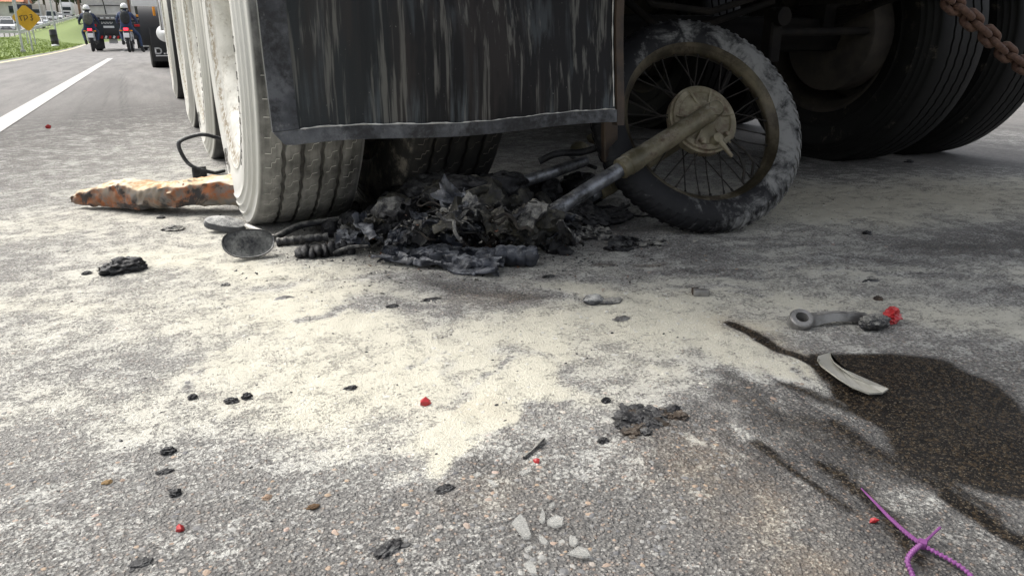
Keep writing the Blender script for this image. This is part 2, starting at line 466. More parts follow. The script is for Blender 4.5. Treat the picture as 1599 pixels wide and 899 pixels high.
def put_attr(me, name, a):
    at = me.attributes.new(name, 'FLOAT', 'POINT'); at.data.foreach_set('value', np.asarray(a, dtype=np.float32))
skid = np.zeros(len(P2)); _rs = random.Random(3)
for k in range(9):      # rubber smeared along the shoulder by the braking wheels
    x0 = -.42 + .040 * k; wd = _rs.uniform(.007, .020); am = _rs.uniform(.25, .7); y0 = 2.6 + _rs.uniform(0, 2); y1 = 12 + _rs.uniform(-3, 2)
    c_ = x0 - .024 * (P2[:, 1] - 3.3) + .006 * np.sin(P2[:, 1] * 1.3 + k)
    skid = np.maximum(skid, am * np.exp(-((P2[:, 0] - c_) / wd) ** 2) * np.clip((P2[:, 1] - y0) / 1.5, 0, 1) * np.clip((y1 - P2[:, 1]) / 4, 0, 1))
skid = np.maximum(skid, .35 * np.exp(-((P2[:, 0] + .26 + .024 * (P2[:, 1] - 3.3)) / .17) ** 2) * np.clip((P2[:, 1] - 2.6) / 1.5, 0, 1) * np.clip((14 - P2[:, 1]) / 4, 0, 1))
for nm, a in (('skid', skid), ('powder', pw), ('oil', oil), ('tan', tan), ('near', near)): put_attr(me, nm, a)

def road_material():
    m, t, b = new_mat('asphalt_with_powder'); N = NT(t)
    p = N.pos()
    aP, aO, aT, aN = N.attr('powder'), N.attr('oil'), N.attr('tan'), N.attr('near')
    vo = N.n('ShaderNodeTexVoronoi', feature='F1'); N.l(p, vo.inputs['Vector']); vo.inputs['Scale'].default_value = 240
    v2 = N.n('ShaderNodeTexVoronoi', feature='F1'); N.l(p, v2.inputs['Vector']); v2.inputs['Scale'].default_value = 640
    sep = N.n('ShaderNodeSeparateColor'); N.l(vo.outputs['Color'], sep.inputs[0])
    sp2 = N.n('ShaderNodeSeparateColor'); N.l(v2.outputs['Color'], sp2.inputs[0])
    stone = N.mix(N.step(sep.outputs[0], .1, .95), (.058, .056, .053), (.225, .21, .19))
    stone = N.mix(N.step(sep.outputs[1], .86, .93), stone, (.30, .22, .165))
    stone = N.mix(N.step(sp2.outputs[0], .5, .9, 0, .6), stone, (.16, .16, .16))
    binder = N.step(vo.outputs['Distance'], .25, .62)
    col = N.mix(N.math('MULTIPLY', binder, .75), stone, (.035, .035, .037))
    # worn pale surface further down the carriageway
    wornp = N.noise(p, .8, 5, .6)
    gr_ = N.math('ADD', N.math('MULTIPLY', N.noise(p, 45, 6, .7), .55), N.math('MULTIPLY', N.noise(N.pos((5, .5, 1)), 1.0, 5, .6), .45))
    far = N.mix(N.step(gr_, .34, .66), (.115, .112, .108), (.255, .245, .232))
    far = N.mix(N.math('MULTIPLY', wornp, .5), far, (.19, .183, .175))
    col = N.mix(N.math('SUBTRACT', 1.0, N.step(aN, .0, .6), clamp=True), col, far)
    col = N.mix(N.math('MULTIPLY', N.attr('skid'), N.step(gr_, .25, .6, .5, 1)), col, (.06, .058, .056))
    # thin greyish dusting everywhere near
    n_med = N.noise(p, 26, 6, .65, .3); n_fine = N.noise(p, 170, 5, .72); n_vf = N.noise(p, 560, 3, .75)
    n_big = N.noise(p, 7, 5, .6)
    st = N.noise(N.pos((14, 60, 1)), 1.0, 5, .65, .5)
    speck = N.math('ADD', N.math('ADD', N.math('MULTIPLY', n_med, .50), N.math('MULTIPLY', n_fine, .65)), N.math('ADD', N.math('MULTIPLY', n_vf, .45), N.math('MULTIPLY', st, .20)))
    speck = N.math('ADD', speck, N.math('MULTIPLY', N.math('SUBTRACT', n_big, .5), .35))   # about .82 mean
    thr = N.math('ADD', N.math('MULTIPLY', N.math('SUBTRACT', speck, .90), 4.6), N.math('MULTIPLY_ADD', aP, 1.18, -.50))
    pf = N.math('MULTIPLY', N.step(thr, -.26, .44), .96)
    pf = N.math('MULTIPLY', pf, N.step(aP, .02, .3))
    top = N.math('SUBTRACT', 1.0, binder)
    thin = N.math('MULTIPLY', N.math('MULTIPLY', N.step(n_fine, .36, .64, .10, .62), aN), N.step(aP, .0, .42, .12, 1))
    thin = N.math('MULTIPLY', thin, N.math('SUBTRACT', 1.0, aO, clamp=True))
    col = N.mix(thin, col, (.46, .445, .415))
    film = N.math('MULTIPLY', N.step(N.math('ADD', aP, N.math('MULTIPLY', N.math('SUBTRACT', n_med, .5), .5)), .12, 1.0), .40)
    pf = N.math('MAXIMUM', pf, film)
    pcol = N.mix(N.step(N.math('ADD', aP, N.math('MULTIPLY', n_big, .4)), .5, 1.15), (.515, .51, .475), (.60, .575, .475))
    pcol = N.mix(N.math('MULTIPLY', aT, .75), pcol, (.46, .41, .31))
    col = N.mix(N.math('MULTIPLY', aT, N.step(n_med, .35, .65, .1, .6)), col, (.22, .165, .115))
    col = N.mix(pf, col, pcol)
    of = N.step(N.math('ADD', aO, N.math('MULTIPLY', N.math('SUBTRACT', n_fine, .5), .7)), .32, .62)
    oc = N.mix(N.step(sep.outputs[2], .60, .98), (.008, .006, .0045), (.060, .042, .024))
    oc = N.mix(N.step(sp2.outputs[1], .86, .97, 0, .8), oc, (.17, .14, .10))
    of = N.math('MULTIPLY', of, N.step(n_big, .25, .6, .86, 1.0))
    col = N.mix(of, col, oc)
    N.l(col, b.inputs['Base Color'])
    r = N.math('SUBTRACT', .86, N.math('MULTIPLY', of, .42))
    N.l(r, b.inputs['Roughness'])
    N.l(N.math('MULTIPLY_ADD', of, -.22, .34), b.inputs['Specular IOR Level'])
    h = N.math('ADD', N.math('MULTIPLY', top, N.math('SUBTRACT', .9, N.math('MULTIPLY', pf, .75))), N.math('MULTIPLY', n_fine, .5))
    h = N.math('ADD', h, N.math('MULTIPLY', n_vf, .5))
    h = N.math('ADD', h, N.math('MULTIPLY', v2.outputs['Distance'], -.4))
    h = N.math('ADD', h, N.math('MULTIPLY', pf, .5))
    h = N.math('MULTIPLY', h, N.step(aN, .0, .5, .25, 1))
    N.bump(h, .9, .003, b)
    return m
M['road'] = road_material()
kind(link('road', me, M['road'], None, True, 180), 'structure')

# loose and half-bedded aggregate stones near the camera (uncountable)
def pebbles():
    n = 21000
    fy = .30 + 1.5 * rng.random(n) ** 1.5
    # stay inside the ground near the wreck
    fx = -.5 + fy * (-.35 + 2.2 * rng.random(n))
    P = np.c_[fx, fy]
    pwd, ol, tn, nr = ground_fields(P)
    keep = rng.random(n) > (pwd * .7 + ol * .6)
    P, pwd, ol, fy = P[keep], pwd[keep], ol[keep], fy[keep]; n = len(P)
    s = .0009 + .0034 * rng.random(n) ** 3.0
    v0 = np.array([(1, 0, 0), (.6, .7, .1), (-.2, .95, -.1), (-.9, .5, .1), (-1, -.3, 0), (-.3, -.95, .1), (.6, -.8, -.1), (.45, .1, .6), (-.1, .45, .66), (-.5, -.1, .58), (.05, -.45, .62)])
    f0 = [(0, 1, 7), (1, 2, 8), (1, 8, 7), (2, 3, 8), (3, 9, 8), (3, 4, 9), (4, 5, 9), (5, 10, 9), (5, 6, 10), (6, 7, 10), (6, 0, 7), (7, 8, 9), (7, 9, 10)]
    k = len(v0)
    jit = 1 + .35 * (rng.random((n, k, 3)) - .5)
    V = v0[None] * jit
    V *= s[:, None, None] * np.stack([.8 + .6 * rng.random(n), .8 + .4 * rng.random(n), 0.35 + .3 * rng.random(n)], 1)[:, None, :]
    a = rng.random(n) * 6.283; c, sn = np.cos(a)[:, None], np.sin(a)[:, None]
    V = np.stack([V[..., 0] * c - V[..., 1] * sn, V[..., 0] * sn + V[..., 1] * c, V[..., 2]], -1)
    P3 = np.c_[P, np.zeros(n)]
    z = fbm(P3 * 45, 3, 3, .7) * .0022 + fbm(P3 * 9, 3, 5) * .002 + pwd * (.5 + fbm(P3 * 30, 3, 9)) * .004
    V += np.c_[P, z - .0004][:, None, :]
    F = (np.array(f0)[None] + (np.arange(n) * k)[:, None, None]).reshape(-1, 3)
    me = bpy.data.meshes.new('aggregate')
    me.from_pydata(V.reshape(-1, 3).tolist(), [], F.tolist()); me.update()
    put_attr(me, 'powder', np.repeat(pwd, k)); put_attr(me, 'oil', np.repeat(ol, k))
    m, t, b = new_mat('aggregate_stone'); N = NT(t)
    g = N.n('ShaderNodeNewGeometry'); rnd = g.outputs['Random Per Island']
    rr = N.n('ShaderNodeValToRGB'); N.l(rnd, rr.inputs[0])
    e = rr.color_ramp.elements; e[0].color = (.07, .07, .075, 1); e[1].color = (.16, .16, .155, 1); e[1].position = .35
    for q, cc in ((.55, (.25, .245, .23)), (.70, (.34, .335, .31)), (.80, (.34, .24, .17)), (.94, (.36, .25, .15)), (.99, (.42, .30, .24))):
        el = e.new(q); el.color = (*cc, 1)
    p = N.pos()
    col = N.mix(N.noise(p, 300, 4), rr.outputs[0], N.mix(.5, rr.outputs[0], (.25, .25, .25)))
    dst = N.math('ADD', N.math('MULTIPLY', N.attr('powder'), .9), N.noise(p, 160, 5, .7))
    col = N.mix(N.step(dst, .78, 1.2), col, (.50, .49, .45))
    col = N.mix(N.math('MULTIPLY', N.attr('oil'), .85), col, (.02, .016, .01))
    N.l(col, b.inputs['Base Color']); b.inputs['Roughness'].default_value = .8
    o = link('aggregate_stones', me, m, None, False)
    kind(o, 'stuff'); tag(o, 'pale grey and tan aggregate stones bedded in the asphalt near the camera', 'gravel')
pebbles()
def crumbs(name, label, cat, n, keep_fn, size, flat, mat):
    fy = .34 + 1.75 * rng.random(n) ** 1.1; fx = -.6 + fy * (-.4 + 2.1 * rng.random(n)); P = np.c_[fx, fy]
    pwd, ol, tn, nr = ground_fields(P); k_ = keep_fn(pwd, ol, rng.random(n)); P, pwd = P[k_], pwd[k_]; n = len(P)
    s = size[0] + size[1] * rng.random(n) ** size[2]
    v0 = np.array([(1, 0, 0), (.3, .9, 0), (-.8, .6, 0), (-.9, -.5, 0), (.2, -1, 0), (.3, .2, .8), (-.35, -.1, .7)]); f0 = [(0, 1, 5), (1, 2, 5), (2, 6, 5), (2, 3, 6), (3, 4, 6), (4, 5, 6), (4, 0, 5)]
    V = v0[None] * (1 + .6 * (rng.random((n, 7, 3)) - .5)) * s[:, None, None] * np.array([1, .8, flat])
    a = rng.random(n) * 6.283; c, sn = np.cos(a)[:, None], np.sin(a)[:, None]
    V = np.stack([V[..., 0] * c - V[..., 1] * sn, V[..., 0] * sn + V[..., 1] * c, V[..., 2]], -1)
    P3 = np.c_[P, np.zeros(n)]; z = fbm(P3 * 45, 3, 3, .7) * .0022 + fbm(P3 * 9, 3, 5) * .002 + pwd * (.5 + fbm(P3 * 30, 3, 9)) * .004
    V += np.c_[P, z - .0004][:, None, :]; F = (np.array(f0)[None] + (np.arange(n) * 7)[:, None, None]).reshape(-1, 3)
    me = bpy.data.meshes.new(name); me.from_pydata(V.reshape(-1, 3).tolist(), [], F.tolist()); me.update()
    o = link(name, me, mat, None, False); kind(o, 'stuff'); tag(o, label, cat)
crumbs('powder_clumps', 'small clumps of cream powder scattered over the dusted road', 'powder', 26000, lambda p, o, r: (r < (p - .3) * .9) & (o < .3), (.0008, .0034, 4), .55, worn('powder_clump', (.52, .50, .43), (.62, .60, .53), .95, 0, 40, 0))
crumbs('dark_grit', 'fine black ash grit sprinkled over the road round the wreck', 'grit', 5200, lambda p, o, r: (r < .25 + p * .5), (.0007, .0032, 5), .6, M['char'])

# painted lane line and the yellowish edge line, 4 mm sheets on the road
def strip(name, mat, pts, w, z=.004, k='structure', taper=False):
    vs, fs = [], []
    pts = [Vector((p[0], p[1], 0)) for p in pts]
    for i, p in enumerate(pts):
        t = (pts[min(i + 1, len(pts) - 1)] - pts[max(i - 1, 0)]).normalized(); n = Vector((-t.y, t.x, 0))
        ww = w * (min(1, 3 * i / len(pts) + .05, 3 * (len(pts) - 1 - i) / len(pts) + .05) if taper else 1); a, b = p + n * ww / 2, p - n * ww / 2
        vs += [(a.x, a.y, z), (b.x, b.y, z)]
        if i: fs.append((2 * i - 2, 2 * i - 1, 2 * i + 1, 2 * i))
    return kind(MB().add(vs, fs).build(name, mat), k)
M['line'] = worn('worn_road_paint', (.38, .37, .355), (.50, .49, .47), .7, 0, 20, .2, .001, c2=(.25, .24, .23), c2_amt=.12, c2_scale=9)
M['line_y'] = worn('worn_yellow_paint', (.55, .47, .26), (.62, .55, .36), .7, 0, 14, .2, .001, c2=(.3, .28, .22), c2_amt=.2, c2_scale=6)
lane_x = -.83
strip('lane_line', M['line'], [(lane_x, y) for y in (-8, 0, 5, 12, 22.5)], .13)
strip('lane_line', M['line'], [(lane_x, y) for y in (34, 40, 46, 54)], .13)
def edge_x(y):
    k = min(max((y - 20) / 85, 0), 1)
    return -2.95 - 2.4 * k * k * (3 - 2 * k)
strip('edge_line', M['line_y'], [(edge_x(y) + .16, y) for y in np.linspace(-10, 150, 60)], .12)

# ------------------------------------------------------------------ grass median rising to the far carriageway
def verge_z(x, y):
    t = max(edge_x(y) - x, 0)
    dy = max(y - 25, 0)
    s = min(t / 4.5, 1); s = s * s * (3 - 2 * s)
    return s * (.22 + .0055 * dy + .037 * (max(y - 105, 0) if y < 235 else 130))
def verge():
    ys = np.r_[np.linspace(-20, 20, 12), np.linspace(21, 90, 70), np.linspace(93, 300, 40)]
    ts = np.r_[np.linspace(0, 6, 16), np.linspace(6.5, 8.2, 4)]
    vs, fs = [], []
    for y in ys:
        for t in ts:
            x = edge_x(y) - t
            vs.append((x, y, .03 + verge_z(x, y) + .02 * random.random() if t > 0 else -.02))
    n = len(ts)
    for i in range(len(ys) - 1):
        for j in range(n - 1): fs.append((i * n + j, i * n + j + 1, (i + 1) * n + j + 1, (i + 1) * n + j))
    M['grass_soil'] = worn('short_grass', (.10, .15, .028), (.17, .225, .05), .9, 0, 3, .6, .02, c2=(.16, .15, .06), c2_amt=.25, c2_scale=1.1)
    kind(MB().add(vs, [f[::-1] for f in fs]).build('median', M['grass_soil']), 'structure')
    # far carriageway and the land behind it
    vs, fs = [], []
    tt = (8.2, 16.5, 17, 24, 60, 160)
    for y in ys:
        for t in tt:
            x = edge_x(y) - t
            vs.append((x, y, verge_z(x, y) + (.02 if t < 17 else .05 + (t - 17) * .05)))
    n = len(tt)
    f1, f2 = [], []
    for i in range(len(ys) - 1):
        for j in range(n - 1): (f1 if j < 1 else f2).append((i * n + j + 1, i * n + j, (i + 1) * n + j, (i + 1) * n + j + 1))
    M['far_road'] = worn('far_asphalt', (.17, .165, .16), (.23, .22, .215), .9, 0, 2, .2, .004)
    kind(MB().add(vs, f1).build('far_carriageway', M['far_road']), 'structure')
    kind(MB().add(vs, f2).build('hillside', M['grass_soil']), 'structure')
    # grass blades on the median
    n = 16000
    yy = 18 + 60 * rng.random(n) ** 1.6; tt = .05 + 8 * rng.random(n)
    mb_v, mb_f = [], []
    for i in range(n):
        x = edge_x(yy[i]) - tt[i]; z = .03 + verge_z(x, yy[i])
        h = .03 + .05 * random.random(); a = random.random() * 6.28; w = .02 + .03 * random.random()
        dx, dy = math.cos(a) * w, math.sin(a) * w
        k = len(mb_v)
        mb_v += [(x - dx, yy[i] - dy, z - .01), (x + dx, yy[i] + dy, z - .01), (x + random.uniform(-.06, .06), yy[i] + random.uniform(-.06, .06), z + h)]
        mb_f.append((k, k + 1, k + 2))
    M['blade'] = worn('grass_blades', (.20, .27, .06), (.30, .37, .10), .8, 0, .7, 0)
    o = MB().add(mb_v, mb_f).build('grass', M['blade'], None, False)
    kind(o, 'stuff'); tag(o, 'short bright green grass on the median beside the carriageway', 'grass')
verge()

# ------------------------------------------------------------------ truck tyres and wheels
def tyre_profile(ribs=True):
    half = [(-.100, .286), (-.112, .292), (-.118, .304), (-.127, .322), (-.134, .345)]
    if ribs: half += [(-.1375, .352), (-.1395, .354), (-.1375, .357), (-.1405, .372), (-.143, .392), (-.1435, .41), (-.1415, .428), (-.1435, .430), (-.1435, .433), (-.1400, .436), (-.1365, .450), (-.1385, .452), (-.1375, .456), (-.1335, .459), (-.1295, .472), (-.1315, .474), (-.130, .478), (-.126, .480)]
    else: half += [(-.142, .38), (-.1435, .41), (-.1365, .45), (-.128, .478)]
    half += [(-.122, .493), (-.1215, .500), (-.1175, .503)]
    tread = [(-.113, .5075)]
    for gx0 in (-.066, -.023, .023, .066):
        tread += [(gx0 - .0052, .5108), (gx0 - .0036, .5010), (gx0 + .0036, .5010), (gx0 + .0052, .5108)]
    tread += [(.113, .5075)]
    return half + tread + [(-a, b) for a, b in reversed(half)]
R_T = .511
def tyre_mesh(n=144, ribs=True):
    mb = MB(); mb.lathe(tyre_profile(ribs), (0, 0, 0), (1, 0, 0), n)
    out = []
    for x, y, z in mb.v:     # the contact patch: flattened with the sidewall bulging
        lo = -(R_T - .016)
        if ribs and abs(x) < .075 and y * y + z * z > .494 ** 2: x += .0022 * math.asin(math.sin(math.atan2(y, z) * 66)) / 1.57
        if z < -.36: x *= 1 + .10 * max(0, (-z - .36) / .15) ** 1.2 * (1 if abs(x) > .09 else .2)
        if z < lo: z = lo + (z - lo) * .05
        out.append((x, y, z))
    mb.v = out
    return mb
def sipes_mesh(a_lo, a_hi):
    """powder-caked sipes standing a hair proud of the ribs: zigzag ribbons"""
    mb = MB()
    ribs = [(-.108, -.076), (-.056, -.033), (-.0125, .0125), (.033, .056), (.076, .108)]
    step = R_(5.2)
    for r, (x0, x1) in enumerate(ribs):
        a = a_lo + (r % 2) * step * .5
        while a < a_hi:
            aa = a + R_(random.uniform(-.5, .5))
            if random.random() > .10:
                w = x1 - x0; s = .011 / R_T * (1 if w > .02 else .7)
                if r in (0, 4): pl = [(x0, aa), (x0 + w * .42, aa), (x0 + w * .45, aa + s * 1.5), (x0 + w * .72, aa + s * 1.5), (x0 + w * .75, aa + s * 2.4), (x1, aa + s * 2.4)]
                else: pl = [(x0, aa), (x0 + w * .35, aa + s * .2), (x0 + w * .5, aa + s * 1.6), (x1, aa + s * 1.9)]
                hw = .0007 + .0006 * random.random()
                vs, fs = [], []
                for i, (x, b) in enumerate(pl):
                    rr = R_T + .0008 - (.0026 if abs(x) > .1 else 0)
                    for sgn in (-1, 1):
                        bb = b + sgn * hw / R_T; xx = x + sgn * hw * .6
                        z = -math.cos(bb) * rr
                        if z < -(R_T - .017): z = -(R_T - .0168)
                        vs.append((xx, -math.sin(bb) * rr, z))
                    if i: fs.append((2 * i - 2, 2 * i - 1, 2 * i + 1, 2 * i))
                mb.add(vs, fs)
            a += step
    return mb
def tyre_material(name, side_dust, tread_dust, dcol=(.72, .71, .66), top=.032):
    m, t, b = new_mat(name); N = NT(t)
    tc = N.n('ShaderNodeTexCoord'); xyz = N.n('ShaderNodeSeparateXYZ'); N.l(tc.outputs['Object'], xyz.inputs[0])
    p = N.pos()
    ax = N.math('ABSOLUTE', xyz.outputs[0])
    rad = N.math('SQRT', N.math('ADD', N.math('POWER', xyz.outputs[1], 2), N.math('POWER', xyz.outputs[2], 2)))
    side = N.math('MULTIPLY', N.step(rad, .499, .506, 1, 0), N.step(ax, .09, .115))
    low = N.step(xyz.outputs[2], -.5, -.1, 1, 0)
    n = N.noise(p, 16, 8, .68, .3); nf = N.noise(p, 120, 5, .7)
    base = N.mix(N.noise(p, 30, 5), (top * .45, top * .45, top * .46), (top, top * .97, top * .95))
    groove = N.step(rad, .500, .509, .55, 1)
    dS = N.step(N.math('ADD', n, N.math('MULTIPLY', nf, .25)), .72 - side_dust * .72, .90 - side_dust * .52)
    streak = N.noise(N.pos((60, 3, 3)), 1.0, 5, .65)
    dT = N.step(N.math('ADD', N.math('MULTIPLY', N.noise(p, 9, 7, .65), .7), N.math('MULTIPLY', streak, .3)), .66 - tread_dust * .5, .95 - tread_dust * .3)
    dT = N.math('MULTIPLY', dT, N.math('MULTIPLY', groove, tread_dust))
    crust = N.math('MULTIPLY', N.step(N.math('ABSOLUTE', N.math('SUBTRACT', rad, .335)), .0, .03, 1, 0), N.step(N.noise(p, 60, 5, .7), .42, .56))
    d = N.math('ADD', N.math('MULTIPLY', side, dS), N.math('MULTIPLY', N.math('SUBTRACT', 1.0, side), dT), clamp=True)
    pc = N.mix(N.noise(p, 7, 5), tuple(q * .78 for q in dcol), dcol)
    col = N.mix(d, base, pc)
    col = N.mix(N.math('MULTIPLY', N.math('MULTIPLY', crust, side), min(1, side_dust)), col, (.17, .125, .065))
    N.l(col, b.inputs['Base Color']); N.l(N.math('ADD', .62, N.math('MULTIPLY', d, .25)), b.inputs['Roughness'])
    N.bump(N.math('ADD', nf, N.math('MULTIPLY', d, .6)), .35, .0015, b)
    return m
M['tyre_white'] = tyre_material('powdered_tyre', .86, .74, (.54, .535, .50))
M['tyre_mid'] = tyre_material('half_powdered_tyre', .78, .35, (.54, .53, .48))
M['tyre_dark'] = tyre_material('sooty_tyre', .02, .06, (.12, .105, .085), .013)
M['tyre_dark'].node_tree.nodes['Principled BSDF'].inputs['Specular IOR Level'].default_value = .25
M['tyre_inner'] = tyre_material('dusty_inner_tyre', .2, .42, (.30, .275, .235))
M['sidewall_marks'] = worn('rubbed_sidewall_marks', (.13, .128, .12), (.26, .255, .24), .8, 0, 60, .2, .0006)
M['sipe'] = worn('powder_in_sipes', (.42, .41, .38), (.62, .61, .57), .9, 0, 60, 0)
M['sipe_dark'] = worn('sooty_powder_in_sipes', (.12, .11, .10), (.26, .24, .21), .9, 0, 60, 0)
M['wheel_white'] = worn('powdered_wheel', (.45, .44, .40), (.66, .65, .6), .8, 0, 14, .4, .002, c2=(.16, .12, .07), c2_amt=.3)
M['wheel_dark'] = worn('sooty_wheel', (.022, .018, .015), (.055, .045, .035), .75, 0, 9, .3, .002, .12, (.13, .115, .09), 9)

_tm = {}
def shared(key, fn, name):
    if key not in _tm:
        mb = fn(); me = bpy.data.meshes.new(name); me.from_pydata(mb.v, [], mb.f); me.update(); _tm[key] = me
    return _tm[key]
def truck_wheel(parent, x, y, side, tm, wm, lettering=False, sipe=None, ribs=True):
    """side -1: outer face towards -X. tyre, rim and brake drum as sub-parts of one wheel"""
    w = bpy.data.objects.new('wheel', None); COL.objects.link(w)
    w.empty_display_size = .1
    w.location = (x, y, R_T - .0165); w.parent = parent; w.matrix_parent_inverse = world_of(parent).inverted()
    me = shared(('tyre', tm.name, ribs), lambda: tyre_mesh(300 if ribs else 96, ribs), 'tyre')
    o = link('tyre', me, tm, None, True, 50); o.parent = w
    rb = MB()
    s = side
    rb.lathe([(-.112 * 1, .292), (-.117, .305), (-.120, .305), (-.121, .296), (-.112, .280), (-.085, .262), (-.03, .255), (.075, .250), (.080, .235), (.078, .16), (.06, .12), (.02, .115), (.0, .10), (-.02, .06), (-.03, .001)], (0, 0, 0), (-s, 0, 0) if s > 0 else (1, 0, 0), 72)
    rb.lathe([(.121, .296), (.118, .305), (.112, .280), (.085, .262), (.03, .255)], (0, 0, 0), (-s, 0, 0) if s > 0 else (1, 0, 0), 72)
    for k in range(10):
        a = k * math.pi / 5
        c = Vector((.06 * (1 if s < 0 else -1), math.cos(a) * .1675, math.sin(a) * .1675))
        rb.lathe([(-.02, .0), (-.02, .012), (.02, .016), (.02, .0)], c, (1, 0, 0) if s < 0 else (-1, 0, 0), 8)
    o = rb.build('rim', wm, None, True, 35); o.parent = w
    if sipe is not None:
        o = sipes_mesh(R_(2), R_(82)).build('tread_sipes', sipe, None, False); o.parent = w; kind(o, 'stuff')
    if lettering:
        lb = MB()
        # a moulded round emblem, the pill below it and raised marks on the sidewall
        def on_side(r, a, out=.0): # angle from straight down towards the camera side
            prof = tyre_profile(); best = min((q for q in prof[:24]), key=lambda q: abs(q[1] - r))
            return Vector((best[0] - .0015 - out, -math.sin(a) * r, -math.cos(a) * r))
        ca = R_(-28)
        def emb(r0, a0, dr, da): return on_side(r0 + dr, a0 + da / r0)
        lb.tube([emb(.395, ca, .024 * math.cos(q), .024 * math.sin(q)) for q in np.linspace(0, 6.283, 28)[:-1]], .0016, 5, closed=True)
        lb.tube([emb(.395, ca, dr, da) for dr, da in ((-.012, -.006), (.012, -.006), (.012, .006), (.002, .007), (.002, -.005), (-.012, .007))], .0014, 5)
        lb.tube([emb(.395, ca + R_(9), .012 * math.cos(q), .026 * math.sin(q)) for q in np.linspace(0, 6.283, 24)[:-1]], .0015, 5, closed=True)
        for base in (R_(40), R_(150)):
            for k in range(13):
                a = base + k * R_(4.0); h = .010 + .008 * random.random()
                lb.tube([on_side(.39 - h, a), on_side(.39 + h, a + R_(random.uniform(-.6, .6)))], .0016, 5)
                if k % 2: lb.tube([on_side(.39 + h * .9, a), on_side(.39 + h * .9, a + R_(2.2))], .0013, 5)
        o = lb.build('sidewall_marks', M['sidewall_marks'], None, True); o.parent = w; kind(o, 'stuff')
    return w

trailer = thing('semi_trailer', 'dark sooty truck trailer standing over the burnt motorcycle, tyres white with powder', 'trailer', (.31, 2.25, 0))
LX_O, LX_I, RX_I, RX_O = .322, .685, 2.63, 3.05
AX = [2.20, 3.48, 4.76, 7.15]
for k, y in enumerate(AX):
    tm = (M['tyre_white'], M['tyre_mid'], M['tyre_mid'], M['tyre_mid'])[k]
    w = truck_wheel(trailer, LX_O - .0 * k, y, -1, tm, M['wheel_white'], lettering=(k < 2), sipe=M['sipe'] if k == 0 else None)
    if k == 0: w['label'] = 'white powder-caked outer left wheel nearest the camera'
    truck_wheel(trailer, LX_I, y, 1, M['tyre_inner'] if k == 0 else M['tyre_dark'], M['wheel_dark'], sipe=M['sipe_dark'] if k == 0 else None, ribs=(k == 0))
    if k < 3:
        truck_wheel(trailer, RX_I, y + .12, -1, M['tyre_dark'], M['wheel_dark'], sipe=None)
        truck_wheel(trailer, RX_O, y + .12, 1, M['tyre_dark'], M['wheel_dark'], ribs=(k == 0))
for y in AX[:3]:
    mb = MB(); mb.lathe([(-.75, .0), (-.75, .062), (.75, .062), (.75, .0)], ((LX_I + RX_I) / 2, y, .495), (1, 0, 0), 20)
    mb.box(((LX_I + RX_I) / 2, y, .495), (1.5, .10, .11), 0, .01)
    mb.build('axle', M['soot'], trailer)
    for x, s in ((LX_I + .14, 1), (RX_I - .14, -1)):
        mb = MB(); mb.lathe([(-.02, .0), (-.02, .19), (.0, .208), (.10, .208), (.105, .2), (.105, .0)], (x, y, .495), (s, 0, 0), 40)
        mb.build('brake_drum', M['wheel_dark'], trailer, True, 35)
    for x in (LX_I + .30, RX_I - .30):
        mb = MB()
        for k in range(7):   # leaf spring
            L = .56 - k * .06
            mb.tube([(x, y + L * t, .58 + k * -.012 + .10 * t * t) for t in np.linspace(-1, 1, 9)], .008, 4)
        mb.box((x, y, .55), (.10, .16, .10), 0, .01)
        mb.build('leaf_spring', M['soot_dust'], trailer)
mb = MB()
for x in (1.02, 2.10):                        # chassis rails, I section
    mb.box((x, 5.4, .82), (.14, 8.4, .02)); mb.box((x, 5.4, 1.12), (.14, 8.4, .02)); mb.box((x, 5.4, .97), (.014, 8.4, .279))
mb.build('chassis_rails', M['soot'], trailer)
mb = MB()
for y in (1.5, 2.9, 4.1, 5.5, 7, 8.5): MB().box((1.56, y, .99), (1.06, .10, .18), 0, .008).build('cross_member', M['soot'], trailer)
MB().box((1.555, 5.75, 1.26), (2.62, 9.7, .20), 0, .02).build('load_bed', M['soot'], trailer)
MB().box((1.555, 5.75, 2.30), (2.60, 9.66, 1.88), 0, .02).build('trailer_body', M['soot_dust'], trailer)
mb = MB(); mb.lathe([(-.30, .0), (-.30, .07), (-.27, .10), (.27, .10), (.30, .07), (.30, .0)], (1.56, 3.0, .72), (1, 0, 0), 24); mb.build('air_tank', M['soot_dust'], trailer)
# the brake rod, bracket and hanging hoses seen under the tail
mb = MB(); mb.tube([(1.95, 2.02, .50), (2.38, 2.02, .507)], .014, 10); mb.build('brake_rod', M['soot_dust'], trailer)
mb = MB(); mb.box((1.93, 2.02, .49), (.05, .05, .17), 0, .006); mb.lathe([(-.03, 0), (-.03, .03), (.03, .03), (.03, 0)], (1.93, 2.0, .55), (0, 1, 0), 14); mb.build('brake_lever', M['soot_dust'], trailer)
mb = MB()
mb.tube([(1.35, 2.1, .62), (1.5, 2.05, .50), (1.7, 2.06, .53), (1.93, 2.03, .60)], .012, 8)
mb.tube([(1.25, 2.0, .75), (1.4, 1.98, .58), (1.62, 1.97, .56), (2.0, 1.97, .66)], .011, 8); mb.build('air_hose', M['soot_dust'], trailer)

